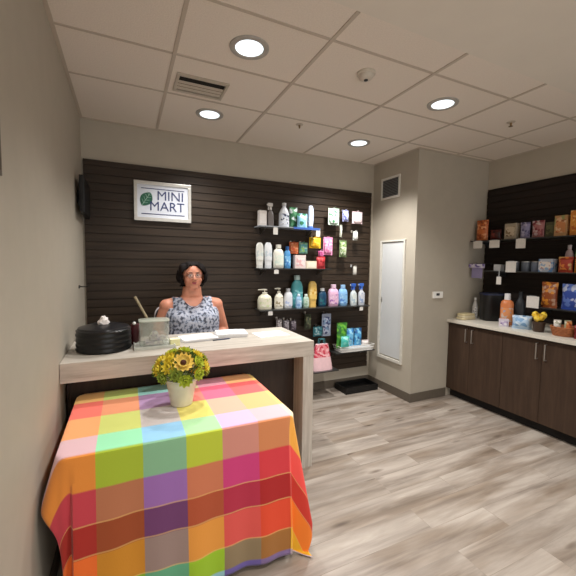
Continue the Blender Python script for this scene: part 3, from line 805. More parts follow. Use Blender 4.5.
# top shelf
carton('small white carton at the far left of the top shelf', 1.697, YS, Z0, .085, .06, .165, paper('CFC9C4'), paper('DAD6D2'))
bottle('grey-topped white spray bottle beside the small white carton on the top shelf', 1.795, YS, Z0, .075, .255, '6C6664', 'D2CFCB', kind='spray')
bottle('white mouthwash bottle with a dark logo dot on the top shelf', 1.957, YS, Z0, .118, .27, 'D5D9E0', 'CDCDD0', printed('D5D9E0', 'C3CBDC', '303A52', 30), kind='water')
pouch('green and pale blue pack leaning in the middle of the top shelf', 2.085, YS+.03, Z0, .10, .05, .225, printed('2E6B45', '4F8E62', 'C9D8D6', 20), name='refill_pack')
pouch('pale blue and green pack in front of the top shelf blue edge', 2.175, YS-.02, Z0, .13, .05, .155, printed('8CC5DE', '2E7B55', 'CBE4EE', 16), name='refill_pack')
bottle('upright white and blue toothpaste tube at the right end of the top shelf', 2.292, YS, Z0, .075, .27, 'B9C4DA', '4C6FB0', kind='tottle', cat='tube')
# second shelf
bottle('first slim white lotion bottle at the left end of the second shelf', 1.672, YS, Z1, .086, .28, 'D9D9D2', 'C9C9C4', printed('D9D9D2', 'CCD4CC', 'BFC9C8', 25), kind='tottle')
bottle('second slim white lotion bottle, between the first slim one and the wide one', 1.771, YS, Z1, .09, .285, 'D6D9DB', 'C5C9CC', printed('D6D9DB', 'C9D2DA', 'B8C6CC', 25), kind='tottle')
bottle('wide cream bottle with a pale green label on the second shelf', 1.893, YS, Z1, .125, .262, 'DAD8CC', 'DAD8CC', printed('D4DCCF', 'C5D6CB', 'E4E2D4', 25), kind='shampoo')
bottle('blue bottle beside the wide cream bottle on the second shelf', 2.003, YS, Z1, .08, .245, '4A8CC0', '2C5F9C', printed('6FAEDA', '3C78B4', 'A9D0E6', 25), kind='shampoo')
carton('pinkish white carton standing on the second shelf', 2.155, YS, Z1, .135, .07, .15, paper('DCC9C4'), printed('E3D5D0', 'D7A7A8', 'C9C7CC', 20))
carton('low cream carton right of the pinkish carton on the second shelf', 2.298, YS, Z1, .135, .07, .085, paper('DED3BC'), paper('E6DDCB'))
pouch('red pack at the right end of the second shelf', 2.44, YS, Z1, .12, .05, .13, printed('B02A32', 'C8434A', '7E1A22', 25), name='wipes_pack')
# hanging packs
hanging('orange card pack above the pinkish carton', 2.092, 1.685, 1.835, .115, paper('C8683C'), lab=printed('D07848', 'C85A34', 'E4A07C', 30))
hanging('teal and green card pack beside the orange card pack', 2.213, 1.69, 1.835, .11, paper('6FA695'), lab=printed('63B0B4', '8EC06A', 'BFD9C4', 30))
hanging('bright yellow pack high above the red pack', 2.366, 1.755, 1.90, .15, paper('E2B81C'), lab=printed('E8C026', 'D89C18', 'EBCF5C', 30))
hanging('pink pack hanging right of the yellow pack', 2.543, 1.68, 1.91, .125, paper('DC8CB4'), lab=printed('E49CC0', 'D878A8', 'EDC6DA', 30))
hanging('small magenta pack hanging over the red pack', 2.449, 1.655, 1.745, .07, paper('C05A90'), lab=printed('C86A9C', 'B04880', 'D898B8', 30))
hanging('white and green pack hanging top right of the top shelf', 2.615, 2.04, 2.255, .15, paper('AFC6B4'), lab=printed('D8E2DC', '4E8A62', 'A9C9C0', 22))
hanging('narrow lavender pack near the square pink-white box', 2.782, 2.09, 2.245, .085, paper('8F93BC'), lab=printed('A9B2D4', '5A5E9C', 'C8CCDC', 30))
hanging('long thin white brush pack below the lavender pack', 2.722, 1.90, 2.06, .028, paper('BFC2B4'), bulge=.012)
hanging('square pinkish white pack at the upper right of the slatwall', 2.957, 2.075, 2.24, .15, paper('DCC6CC'), lab=paper('E3D3D6'))
hanging('little white pack under the square pinkish pack', 2.935, 1.87, 2.0, .068, paper('B8BCB8'), lab=paper('C9CCC8'))
hanging('green and white card pack right of the pink pack', 2.757, 1.66, 1.88, .10, paper('6E8458'), lab=printed('C9D3B8', '5E7E44', '9DB07C', 26))
hanging('small crescent-shaped white pack low on the slatwall', 2.941, 1.44, 1.57, .055, paper('8E8A80'), bulge=.012, lab=paper('CFCCC4'))
for l, x, z in (('white price tag clipped under the top shelf at left', 1.815, Z0), ('white price tag clipped above the yellow pack', 2.34, Z0), ('white price tag under the second shelf', 1.83, Z1), ('white price tag under the longest shelf at left', 1.765, Z2), ('white price tag under the longest shelf at right', 2.97, Z2)):
    price_tag(l, (x, BACK-.019-.2003-.0002, z-.016), .052, .075 if z == Z0 else .042, 0)
# third shelf
bottle('cream pump bottle with broad base at the left end of the longest shelf', 1.735, YS, Z2, .16, .225, 'D9D6BF', 'D9D6C6', printed('D9D6BF', 'C6D0A4', 'E2E0D0', 22), kind='pump')
bottle('small cream soap pump with a brown label on the longest shelf', 1.905, YS, Z2, .105, .235, 'DFDBCB', 'DFDBCB', printed('DFDBCB', '9A8E70', 'CFC9B4', 26), kind='pump')
bottle('white bottle with a faint blue label next to the small soap pump', 2.02, YS, Z2, .105, .225, 'D8DBE0', 'C8CCD2', printed('D8DBE0', 'A9B8D8', 'E4E4E4', 26), kind='shampoo')
bottle('tall teal dish soap bottle standing highest on the longest shelf', 2.14, YS+.02, Z2, .145, .375, '4FA0A8', 'A8C0BE', printed('4FA0A8', '3F8F9C', '7FC0C4', 22), kind='shampoo')
bottle('short pale blue bottle in front of the tall teal bottle', 2.118, YS-.075, Z2, .07, .165, '8FB4D4', 'C6D4E0', printed('9FC0DC', '6C94C4', 'D4E0EA', 22), kind='shampoo')
bottle('short pale green clear bottle right of the tall teal bottle', 2.235, YS-.03, Z2, .075, .155, 'A9C0B0', 'CFD6CC', printed('B8CCBC', '86A890', 'DDE4DC', 22), kind='shampoo')
bottle('yellow bottle with rounded shoulders on the longest shelf', 2.333, YS, Z2, .112, .305, 'DCB866', 'DCB866', printed('DDBB68', 'C8983C', 'E6CC88', 22), kind='tottle')
bottle('dark navy and teal bottle with a white cap on the longest shelf', 2.468, YS, Z2, .11, .22, '12405E', 'D0D6DA', printed('12405E', '1E6470', '0C2844', 22), kind='shampoo')
bottle('pink bottle with a purple label on the longest shelf', 2.622, YS, Z2, .14, .26, 'DDB4D0', 'E4C4DA', printed('DDB4D0', '9860A8', 'E8CCE0', 24), kind='shampoo')
bottle('light blue bottle with a darker label beside the pink bottle', 2.76, YS, Z2, .124, .255, '86B8E4', '98C4EA', printed('86B8E4', '4C7CC4', 'B0D4F0', 24), kind='shampoo')
bottle('white spray bottle with a blue trigger, the left one of two', 2.905, YS-.02, Z2, .09, .27, 'C9D2D4', '2E5CB4', printed('D4DCD8', 'A8BCC8', 'E0E4E2', 24), kind='spray')
bottle('white spray bottle with a blue trigger at the right end of the longest shelf', 3.025, YS-.02, Z2, .09, .272, 'BFC4CC', '3464BC', printed('C4C8D2', '8CA0C4', 'D4D8DE', 24), kind='spray')
# below
hanging('blue and grey patterned pack below the navy bottle', 2.545, .70, .99, .125, paper('A4B0C8'), lab=printed('B4BED4', '3C4878', '7A96B8', 22))
hanging('small whitish pack, leftmost of three small ones', 1.92, .81, .955, .07, paper('A8A2A4'), lab=printed('B4AEB0', '6C6068', 'D0CCCC', 40))
hanging('middle one of three small packs under the longest shelf', 2.01, .80, .94, .07, paper('908A92'), lab=printed('A29CA4', '544C58', 'C4C0C4', 40))
hanging('small dark mauve pack, rightmost of three small ones', 2.10, .80, .93, .07, paper('5E5460'), lab=printed('7E7480', '443C4A', 'B8B2B8', 40))
hanging('dark olive pack under the yellow bottle', 2.29, .80, 1.0, .085, paper('3A4030'), lab=printed('4C5640', '2C3024', '6C7050', 30))
# basket on the lowest shelf
t = thing('white_basket', 'shallow white wire basket on the lowest slatwall shelf', 'basket', (2.93, 3.56, Z3))
bm = bmesh.new()
for z_, s_ in ((.002, .90), (.035, .95), (.07, 1.)):
    P_ = [(-.255*s_, -.085*s_, z_+.003), (.255*s_, -.085*s_, z_+.003), (.255*s_, .085*s_, z_+.003), (-.255*s_, .085*s_, z_+.003), (-.255*s_, -.085*s_, z_+.003)]
    tube(bm, P_, .004, 6)
for k in range(24):
    x = -.225+k*.0196
    for sy in (-1, 1): tube(bm, [(x, sy*.0765, .005), (x*1.1, sy*.085, .073)], .0022, 5)
for k in range(11): tube(bm, [(-.22+k*.044, -.076, .003), (-.22+k*.044, .076, .003)], .002, 5)
obj('wire_frame', bm, WHITE, t)
obj('liner', B(-.22, .22, -.072, .072, .0055, .045), mat('basket_liner', 'DADADA', .6), t)
pouch('tall green pack standing left in the low white basket', 2.735, 3.54, Z3+.05, .15, .05, .30, printed('3C8A30', '6CB43C', '2C6A2C', 18), name='wipes_pack')
pouch('bright teal pack in front of the tall green pack', 2.74, 3.475, Z3+.075, .12, .04, .12, printed('4CC0B4', '78D8CC', 'A8E4E0', 20), name='wipes_pack')
pouch('light blue pack in the middle of the low white basket', 2.865, 3.555, Z3+.05, .11, .06, .22, printed('6CB8E0', '9CD4EE', '3C84C4', 20), name='wipes_pack')
pouch('deeper blue pack at the right of the low white basket', 2.985, 3.555, Z3+.05, .11, .06, .215, printed('4C9CD0', '84C8E8', '28609C', 20), name='wipes_pack')
pouch('flat white pack lying toward the right end of the low basket', 3.10, 3.555, Z3+.05, .11, .05, .055, printed('DCD4D0', 'E8E2DE', 'C4B8C0', 20), name='wipes_pack')
# pink bag on the ledge
t = thing('pink_gift_bag', 'pale pink bag with a red and white top beside the counter end', 'bag', (2.42, 3.49, .335))
bm = bmesh.new(); n = 12
prev = None
for k in range(n+1):
    q = k/n; z_ = q*.30; hw = .135-.055*q**1.4; hd = .07-.045*q
    ring = []
    for i in range(24):
        a = 2*PI*i/24; ca_, sa_ = math.cos(a), math.sin(a); kk = (abs(ca_)**4+abs(sa_)**4)**-.25
        rr_ = 1+.05*math.sin(5*a+q*3)*q
        ring.append(bm.verts.new((ca_*kk*hw*rr_, sa_*kk*hd*rr_, z_)))
    if prev:
        for i in range(24): f = bm.faces.new((prev[i], prev[(i+1) % 24], ring[(i+1) % 24], ring[i])); f.material_index = 0 if q < .56 else 1
    else: bm.faces.new(ring[::-1])
    prev = ring
bm.faces.new(prev)
obj('bag_body', bm, [mat('pale_pink_paper', 'E0BCC0', .6, var=.05), printed('D8848C', 'C03048', 'E8B4B8', 22)], t, True)
bm = bmesh.new()
for s in (-1, 1): tube(bm, [(-.04, s*.012, .30), (-.03, s*.02, .36), (.03, s*.02, .36), (.04, s*.012, .30)], .004, 6)
obj('handle', bm, mat('teal_ribbon', '3E8088', .6), t)
hanging('teal pack hanging just above the pink bag', 2.43, .705, .84, .13, paper('3E7C88'), lab=printed('4A8C98', 'A4C4C8', '2C5C70', 26))
# black box on floor by the column
t = thing('storage_bin', 'low black bin on the floor beneath the slatwall by the column', 'bin', (2.97, 3.54, 0))
bm = bmesh.new(); box(bm, -.24, .24, -.13, .125, 0, .02, .004); obj('base', bm, BLACK, t)
bm = bmesh.new()
for a in ((-.24, .24, -.13, -.118), (-.24, .24, .113, .125), (-.24, -.228, -.118, .113), (.228, .24, -.118, .113)): box(bm, *a, .0205, .075, .003)
obj('side_wall', bm, BLACK, t)

# ------------------------------------------------------------------ right cabinets and worktop
CFX = 3.85; WT = .94
for k, (y0, y1) in enumerate(((2.27, 2.936), (1.52, 2.27), (.77, 1.52))):
    lab = ('dark brown two-door base cabinet against the column', 'dark brown two-door base cabinet, second from the column', 'dark brown two-door base cabinet nearest the camera')[k]
    t = thing('base_cabinet', lab, 'cabinet', (0, 0, 0), 0)
    t.location = (CFX, (y0+y1)/2, 0); hy = (y1-y0)/2
    obj('carcass', B(.021, RX-CFX-.002, -hy+.001, hy-.001, .1, WT-.036), CAB, t)
    obj('toe_kick', B(.075, RX-CFX-.003, -hy+.001, hy-.001, 0, .0995), mat('toe_kick_black', '120F0E', .7), t)
    mid = (2.645 if k == 0 else (y0+y1)/2)-(y0+y1)/2
    for a, b_, hs in ((-hy+.002, mid-.0015, mid-.038), (mid+.0015, hy-.002, mid+.038)):
        d_ = obj('door', B(0, .02, a, b_, .102, WT-.05, .0015), CAB, t)
        bm = bmesh.new(); tube(bm, [(0, hs, .71), (-.028, hs, .71), (-.028, hs, .86), (0, hs, .86)], .0055, 8)
        obj('handle', bm, ALU, d_, True, 'brushed metal bar handle')
tag(obj('worktop', B(3.815, RX-.001, .75, 2.937, WT-.035, WT, .003), STONE), 'pale stone worktop with rounded edge along the right cabinets', 'worktop')

# ------------------------------------------------------------------ things on the right worktop
def R(x, y): return x, y, WT
t = thing('folded_napkins', 'stack of cream folded napkins at the column end of the worktop', 'napkins', (4.02, 2.84, WT))
for k in range(3):
    bm = bmesh.new(); w_ = .11-.008*k
    lathe(bm, [(.94, 0), (1, .006), (1, .017), (.94, .0225)], 28, w_, .06, c=(.006*(k % 2), 0, k*.0235), power=6)
    obj('napkin', bm, paper(('D8CBA6', 'DCD2B4', 'D2C49A')[k]), t, True)
bottle('clear bottle with white cap standing beside the black bin', 4.20, 2.86, WT, .062, .25, 'B4B2AE', 'D4D4D4', printed('C4C2BE', '8E8C8C', 'D4D2CE', 40), kind='water', depth=.062, rz=-PI/2*.6)
t = thing('black_bin', 'open black bin lined with a dark blue bag on the worktop', 'bin', (4.235, 2.675, WT), -.6)
bm = bmesh.new(); P_ = [(.98, 0), (1.0, .004), (1.1, .30), (1.12, .302), (1.12, .312), (1.06, .312), (.96, .02), (.1, .018)]
lathe(bm, P_, 36, .105, .095, power=5); obj('body', bm, BLACK, t, True)
bm = bmesh.new(); lathe(bm, [(1.045, .30), (1.10, .3135), (1.125, .318), (1.135, .300)], 36, .105, .095, power=5, cap=False); obj('liner', bm, mat('navy_liner', '141C3C', .4), t, True)
bottle('jar of orange sweets with a white lid on the worktop', 4.10, 2.405, WT, .125, .34, 'C87848', 'DADADC', printed('D8905C', 'C0B0A8', '98A0B8', 18), kind='jar', depth=.11, rz=-.9)
bottle('tall dark grey thermal bottle behind the bundled blue packs', 4.27, 2.37, WT, .095, .36, '34383E', '22262A', None, kind='water', depth=.095, rz=-.9)
carton('small white cup-like carton with purple print in front of the orange sweets jar', 3.98, 2.355, WT, .085, .07, .075, paper('C8C0CC'), printed('B8A8C8', 'DCD8DC', '7C6C98', 30), rz=-.9)
pouch('bundle of light blue wrapped packs at the front of the worktop', 4.0, 2.18, WT, .17, .11, .125, printed('A8C0D8', '6C94BC', 'D0DCE6', 16), rz=-1.0, name='wrapped_bundle')
t = thing('snack_holder', 'dark brown cup holding yellow packets on the worktop', 'cup', (4.0, 2.02, WT))
bm = bmesh.new(); lathe(bm, [(.042, 0), (.045, .005), (.055, .10), (.052, .102), (.045, .085), (.01, .08)], 24); obj('cup', bm, mat('brown_cup', '3C2A1E', .5), t, True)
for k in range(6):
    a = k*1.05; bm = bmesh.new(); ball(bm, (.034*math.cos(a), .034*math.sin(a), .135+.014*(k % 3)), .034, (1, .8, 1.1)); obj('packet', bm, printed('D8B028', 'E8CC48', 'A88418', 20), t, True)
t = thing('snack_basket', 'brown woven basket of snacks at the front right of the worktop', 'basket', (4.02, 1.81, WT))
bm = bmesh.new()
for k in range(6):
    z_ = .008+k*.0145; r_ = .082+.004*k
    pts = [(math.cos(2*PI*i/32)*r_*(1+.02*(-1)**(i+k)), math.sin(2*PI*i/32)*r_*(1+.02*(-1)**(i+k)), z_) for i in range(33)]
    tube(bm, pts, .0078, 6)
lathe(bm, [(.07, 0), (.08, .006), (.02, .008)], 24)
obj('weave', bm, mat('wicker', '9A5C34', .7, var=.25, scale=60), t, True)
for i, (x, y, l, m) in enumerate(((4.0, 1.86, 'white wrapped snack in the woven basket, toward the column', printed('D8D4CC', 'E6E2D8', 'A8A898', 25)), (4.05, 1.80, 'pale green wrapped snack in the middle of the woven basket', printed('B8BC98', 'D4D4C4', '8C9070', 25)), (4.0, 1.765, 'orange wrapped snack at the near side of the woven basket', printed('C86C38', 'D89858', 'A04824', 25)))):
    pouch(l, x, y, WT+.03, .06, .035, .10, m, rz=-.8+.3*i, name='wrapped_snack')
carton('white carton behind the woven basket on the worktop', 4.22, 1.70, WT, .13, .09, .14, paper('DAD8D4'), None, rz=-PI/2)
pouch('dark red packet beside the woven basket at the photo edge', 3.98, 1.66, WT, .10, .05, .11, printed('6C1A18', '8C2820', '3C1010', 22), rz=-.9)

# ------------------------------------------------------------------ snacks on the right wall shelves (front faces -x)
XS = 4.25; RZ = -PI/2
pouch('orange and brown snack bag at the far end of the top snack shelf', XS-.03, 2.83, R1, .15, .07, .235, printed('C46A34', '9A4420', 'E0A070', 24), rz=RZ)
pouch('low dark red snack bag beside the orange one on the top snack shelf', XS-.03, 2.66, R1, .13, .06, .11, printed('4C1614', '742820', '2C0C0C', 24), rz=RZ)
carton('beige snack box on the top snack shelf', XS-.03, 2.475, R1, .125, .07, .17, paper('A89C88'), printed('C4B49C', '8A7454', '5C4430', 24), rz=RZ, name='snack_box')
pouch('lilac snack pack right of the beige snack box', XS-.03, 2.335, R1, .10, .05, .16, printed('8C88AC', 'B4B0C8', '5C5880', 24), rz=RZ)
pouch('pale and red snack pack in the middle of the top snack shelf', XS-.03, 2.205, R1, .12, .05, .165, printed('A86C6C', 'C8B4B4', '84343C', 24), rz=RZ)
carton('dull olive box on the top snack shelf', XS-.0, 2.095, R1, .08, .07, .15, paper('54523C'), printed('60603C', '44442C', '7C7450', 24), rz=RZ, name='snack_box')
carton('tan and orange cracker box with a green corner on the top snack shelf', XS-.03, 1.985, R1, .11, .07, .20, printed('B48858', '8C9058', 'CCA884', 14), printed('C88450', 'D8B48C', '9C5C34', 24), rz=RZ, name='snack_box')
carton('tall orange snack box at the photo edge on the top snack shelf', XS-.03, 1.845, R1, .12, .07, .235, printed('C87C28', 'D8943C', 'E0B880', 14), printed('D48C30', 'B85C20', 'E8B868', 24), rz=RZ, name='snack_box')
pouch('red snack pack just past the tall orange box', XS-.03, 1.70, R1, .12, .06, .20, printed('A83428', 'C8543C', 'E0A888', 24), rz=RZ)
# middle shelf
carton('small white box at the far end of the middle snack shelf', XS-.03, 2.60, R2, .08, .07, .07, paper('B4B4B4'), None, rz=RZ, name='snack_box')
for i, (y, l, m) in enumerate(((2.44, 'grey snack tin behind the white card on the middle snack shelf', '6C7078'), (2.32, 'second grey tin, just right of the white card', '5C626C'), (2.22, 'third grey-blue tin, next to the white cup pack', '646C7C'))):
    t = thing('snack_tin', l, 'tin', (XS, y, R2))
    bm = bmesh.new(); lathe(bm, [(.043, 0), (.045, .003), (.045, .095), (.043, .098)], 28); obj('can_body', bm, plastic(m), t, True)
    bm = bmesh.new(); lathe(bm, [(.044, .0982), (.044, .106), (.040, .108)], 28); obj('lid', bm, ALU, t, True)
carton('white and blue cup pack with a pale green top on the middle snack shelf', XS-.03, 2.095, R2, .13, .08, .13, printed('A8B0BC', 'D4D0CC', '5C84B0', 20), printed('D8D0C8', '88A8C8', 'B88C84', 24), rz=RZ, name='snack_box')
for i, (y, zz, l, m) in enumerate(((1.935, 0, 'red and orange snack pack, left one of the lower pair on the middle snack shelf', ('A83C28', 'D8803C', 'C8A060')), (1.80, 0, 'orange and yellow snack pack, right one of the lower pair on the middle snack shelf', ('C87828', 'D8A048', 'A03C24')))):
    pouch(l, XS-.03, y, R2, .125, .07, .14, printed(*m, 24), rz=RZ)
bottle('pinkish white bottle behind the red and orange snack pack', XS+.06, 1.955, R2, .07, .27, 'B8A0A0', 'C8BCBC', None, kind='shampoo', rz=RZ)
bottle('green bottle with a pale top behind the orange and yellow snack pack', XS+.06, 1.865, R2, .075, .33, '5C8448', 'B8C8B0', printed('6C9454', '48703C', '9CB484', 24), kind='shampoo', rz=RZ)
# lowest shelf
pouch('brown and orange bag of snacks on the lowest snack shelf', XS-.03, 2.06, R3, .15, .08, .245, printed('8C4820', 'D08830', 'B49078', 22), rz=RZ)
pouch('blue and white bag of snacks on the lowest snack shelf', XS-.03, 1.87, R3, .16, .08, .235, printed('2C489C', '5C78C0', 'B4BCD4', 18), rz=RZ)
pouch('purple-grey snack bag at the photo edge on the lowest snack shelf', XS-.03, 1.70, R3, .14, .08, .22, printed('5C5478', '8880A0', 'B0A8BC', 22), rz=RZ)
# price cards on the shelf fronts
for l, y, z, w_, h_ in (('white price card under the orange and brown snack bag', 2.815, R1, .115, .085), ('white price card under the dark red snack bag', 2.61, R1, .12, .085), ('tall white price card under the lilac snack pack', 2.32, R1+.0, .10, .10), ('white price card on the middle snack shelf front', 2.41, R2+.112, .11, .118), ('white price card on the near end of the lowest snack shelf', 2.165, R3+.112, .12, .12), ('tiny white price card hanging under the middle snack shelf', 2.535, R2-.06, .055, .085)):
    price_tag(l, (RX-.019-.2805, y, z-.006), w_, h_, RZ, drop=.066 if 'tiny' in l else 0)
hangt = thing('hanging_pack', 'lilac card pack hanging at the column end of the middle snack shelf', 'hanging pack', (4.16, 2.83, 1.43), RZ)
obj('backing_card', B(-.07, .07, -.001, .001, 0, .17), paper('8C84A8'), hangt)
bm = bmesh.new(); box(bm, -.1, .1, -.02, -.0012, .12, .168, .004); obj('blister', bm, printed('B0A8C4', '6C5C98', 'CCC8D4', 24), hangt)
hk = thing('peg_hook', 'dark peg hook reaching out above the lilac card pack', 'hook', (RX-.019, 2.83, 1.603))
bm = bmesh.new(); tube(bm, [(0, 0, 0), (-.26, 0, 0), (-.27, 0, .008)], .003, 6); obj('rod', bm, DGREY, hk, True)
obj('clip', B(-.004, 0, -.012, .012, -.018, .012), DGREY, hk)

#PERSON#
# ------------------------------------------------------------------ drafting chair and seated person
PX, PY = .875, 3.13
t = thing('drafting_chair', 'black high drafting chair with a pale rimmed backrest behind the counter', 'chair', (PX, PY+.03, 0))
bm = bmesh.new(); lathe(bm, [(.9, .615), (1, .63), (1, .662), (.93, .680)], 32, .22, .21, power=3.2); obj('seat', bm, mat('black_fabric', '17161A', .85, var=.2, scale=200), t, True)
bm = bmesh.new(); tube(bm, [(0, 0, .09), (0, 0, .36), (0, 0, .614)], [.028, .028, .02], 14); obj('gas_column', bm, BLACK, t, True)
bm = bmesh.new(); tube(bm, [(.19*math.cos(2*PI*k/28), .19*math.sin(2*PI*k/28), .24) for k in range(29)], .011, 8, False)
for k in range(3): tube(bm, [(.027*math.cos(2.1*k+PI/2), .027*math.sin(2.1*k+PI/2), .24), (.188*math.cos(2.1*k+PI/2), .188*math.sin(2.1*k+PI/2), .24)], .008, 6)
obj('foot_ring', bm, CHROME, t, True)
for k in range(5):
    a = 2*PI*k/5+.3; ca_, sa_ = math.cos(a), math.sin(a)
    bm = bmesh.new(); tube(bm, [(.02*ca_, .02*sa_, .10), (.15*ca_, .15*sa_, .085), (.24*ca_, .24*sa_, .066)], [.02, .016, .012], 8); lg = obj('leg', bm, BLACK, t, True)
    bm = bmesh.new(); lathe(bm, [(.02, -.011), (.025, -.008), (.025, .008), (.02, .011)], 16)
    bmesh.ops.rotate(bm, verts=bm.verts, matrix=Matrix.Rotation(PI/2, 3, 'X')); bmesh.ops.translate(bm, verts=bm.verts, vec=(.235*ca_, .235*sa_, .025)); tube(bm, [(.235*ca_, .235*sa_, .026), (.235*ca_, .235*sa_, .068)], .006, 6)
    obj('caster', bm, DGREY, lg, True)
bm = bmesh.new(); tube(bm, [(0, .12, .64), (0, .23, .66), (0, .275, .78), (0, .262, .92)], .014, 8); obj('back_support', bm, BLACK, t, True)
def rr_prof(hw, z0, z1, y, r=.08, n=6, bend=.06):
    pts = []
    for cx, cz, a0 in ((hw-r, z1-r, 0), (-hw+r, z1-r, 90), (-hw+r, z0+r, 180), (hw-r, z0+r, 270)):
        for k in range(n+1):
            a = math.radians(a0+90*k/n); x = cx+r*math.cos(a); pts.append(Vector((x, y-bend*(x/hw)**2, cz+r*math.sin(a))))
    return pts
pr = rr_prof(.29, .86, 1.165, .245)
bm = bmesh.new(); f1 = [bm.verts.new(p+Vector((0, -.016, 0))) for p in pr]; f2 = [bm.verts.new(p+Vector((0, .016, 0))) for p in pr]
c1 = bm.verts.new((0, .225, 1.01)); c2 = bm.verts.new((0, .27, 1.01)); n = len(pr)
for i in range(n):
    j = (i+1) % n; bm.faces.new((f1[i], f1[j], f2[j], f2[i])); bm.faces.new((f1[i], f1[j], c1)); bm.faces.new((f2[j], f2[i], c2))
obj('backrest', bm, MATS['black_fabric'], t, True)
bm = bmesh.new(); tube(bm, pr+[pr[0]], .011, 8); obj('backrest_rim', bm, mat('pale_rim', 'B9B2B4', .4), t, True)

def seg_dist(p, a, b):
    ab = b-a; tt = max(0, min(1, (p-a).dot(ab)/ab.dot(ab))); return (p-(a+ab*tt)).length, tt
def remeshed(bm, voxel, smooth=3):
    me = bpy.data.meshes.new('tmp'); bm.to_mesh(me); bm.free()
    o = bpy.data.objects.new('tmp', me); COL.objects.link(o)
    r = o.modifiers.new('r', 'REMESH'); r.mode = 'VOXEL'; r.voxel_size = voxel; r.use_smooth_shade = True
    if smooth: s = o.modifiers.new('s', 'SMOOTH'); s.iterations = smooth; s.factor = .5
    bpy.context.view_layer.update()
    me2 = bpy.data.meshes.new_from_object(o.evaluated_get(bpy.context.evaluated_depsgraph_get()))
    bpy.data.objects.remove(o); bpy.data.meshes.remove(me)
    return me2
SH, EL, WR = Vector((.185, .0, 1.195)), Vector((.262, .035, .955)), Vector((.15, -.16, .895))
bm = bmesh.new()
rings = [(.70, .02, .13, .12), (.74, .01, .195, .155), (.82, .0, .212, .165), (.92, -.01, .205, .165), (1.0, -.01, .203, .158), (1.07, -.015, .205, .160), (1.12, -.01, .203, .150), (1.17, .0, .195, .118), (1.21, .008, .18, .092), (1.24, .012, .13, .075), (1.265, .012, .085, .066), (1.29, .004, .076, .072), (1.37, -.006, .064, .066)]
prev = None
for z_, y_, rx, ry in rings:
    ring = []
    for i in range(36):
        a = 2*PI*i/36; ca_, sa_ = math.cos(a), math.sin(a); kk = (abs(ca_)**2.4+abs(sa_)**2.4)**(-1/2.4)
        ring.append(bm.verts.new((ca_*kk*rx, y_+sa_*kk*ry, z_)))
    if prev:
        for i in range(36): bm.faces.new((prev[i], prev[(i+1) % 36], ring[(i+1) % 36], ring[i]))
    else: bm.faces.new(ring[::-1])
    prev = ring
bm.faces.new(prev)
for s in (-1, 1):
    m_ = lambda v: Vector((v[0]*s, v[1], v[2]))
    ball(bm, m_((.085, -.105, 1.09)), .075, (1.05, .85, .95), 3)
    capsule(bm, m_((.12, .01, 1.225)), m_(SH), .045, .062)
    capsule(bm, m_(SH), m_(EL), .058, .043); capsule(bm, m_(EL), m_(WR), .043, .026)
    # palm and fingers, palm down on the thigh, gently curled
    pc = Vector((.135, -.235, .888)); dirn = Vector((-.12, -1, -.06)).normalized()
    for off in (-.026, -.009, .009, .026):
        b0 = WR+Vector((off*.5, 0, -.002)); b1 = pc+Vector((off, 0, 0)); capsule(bm, m_(b0), m_(b1), .013, .0115, seg=10)
    for k, (off, ln) in enumerate(((-.029, .062), (-.010, .072), (.010, .067), (.029, .052))):
        k0 = pc+Vector((off, 0, 0)); spread = Vector((off*.25, 0, 0))
        k1 = k0+dirn*ln*.45+Vector((0, 0, .002))+spread; k2 = k1+dirn*ln*.32+Vector((0, 0, -.012)); k3 = k2+dirn*ln*.22+Vector((0, 0, -.014))
        for a, b_, ra, rb in ((k0, k1, .0098, .009), (k1, k2, .009, .0082), (k2, k3, .0082, .0072)): capsule(bm, m_(a), m_(b_), ra, rb, seg=10)
    t0 = WR+Vector((-.018, -.018, -.004)); t1 = t0+Vector((-.032, -.030, -.006)); t2_ = t1+Vector((-.012, -.032, -.006)); t3 = t2_+Vector((.0, -.022, -.004))
    for a, b_, ra, rb in ((t0, t1, .014, .012), (t1, t2_, .0115, .0105), (t2_, t3, .0105, .0085)): capsule(bm, m_(a), m_(b_), ra, rb, seg=10)
    hp, kn, an = Vector((.10, 0, .775)), Vector((.115, -.40, .765)), Vector((.10, -.36, .345))
    capsule(bm, m_(hp), m_(kn), .098, .068); capsule(bm, m_(kn), m_(an), .064, .038)
    capsule(bm, m_(an), m_(an+Vector((0, .03, -.03))), .036, .033)
    capsule(bm, m_(an+Vector((0, .0, -.04))), m_(an+Vector((.005, -.13, -.055))), .033, .026)
# head, leaning very slightly
HC = Vector((0, -.024, 1.462))
ball(bm, HC+Vector((0, .012, .022)), 1, (.076, .094, .092), 3)
ball(bm, HC+Vector((0, -.018, -.035)), 1, (.064, .074, .078), 3)
ball(bm, HC+Vector((0, -.052, -.088)), 1, (.034, .032, .026), 3)
for s in (-1, 1):
    ball(bm, HC+Vector((s*.036, -.058, -.030)), 1, (.026, .024, .024), 2)
    ball(bm, HC+Vector((s*.078, .008, -.005)), 1, (.010, .018, .031), 2)
    ball(bm, HC+Vector((s*.030, -.074, .028)), 1, (.024, .012, .008), 2)
capsule(bm, HC+Vector((0, -.080, .012)), HC+Vector((0, -.104, -.022)), .0075, .0125, seg=10)
for s in (-1, 1): ball(bm, HC+Vector((s*.011, -.096, -.026)), .009, sub=2)
ball(bm, HC+Vector((0, -.083, -.055)), 1, (.027, .012, .014), 2)
for v in bm.verts:
    k_ = min(1, max(0, (v.co.z-1.30)/.05)); k_ = k_*k_*(3-2*k_)
    v.co.x *= 1.11+.07*k_
    v.co.z -= .010*k_
    if v.co.z > 1.34: v.co.y = HC.y+(v.co.y-HC.y)*(1+.06*k_)
me = remeshed(bm, .0058, 4); HC = HC-Vector((0, 0, .010))
SKIN = mat('skin', 'CC8A70', .5, var=.06, scale=20)
SKIN.node_tree.nodes['Principled BSDF'].inputs['Subsurface Weight'].default_value = .08
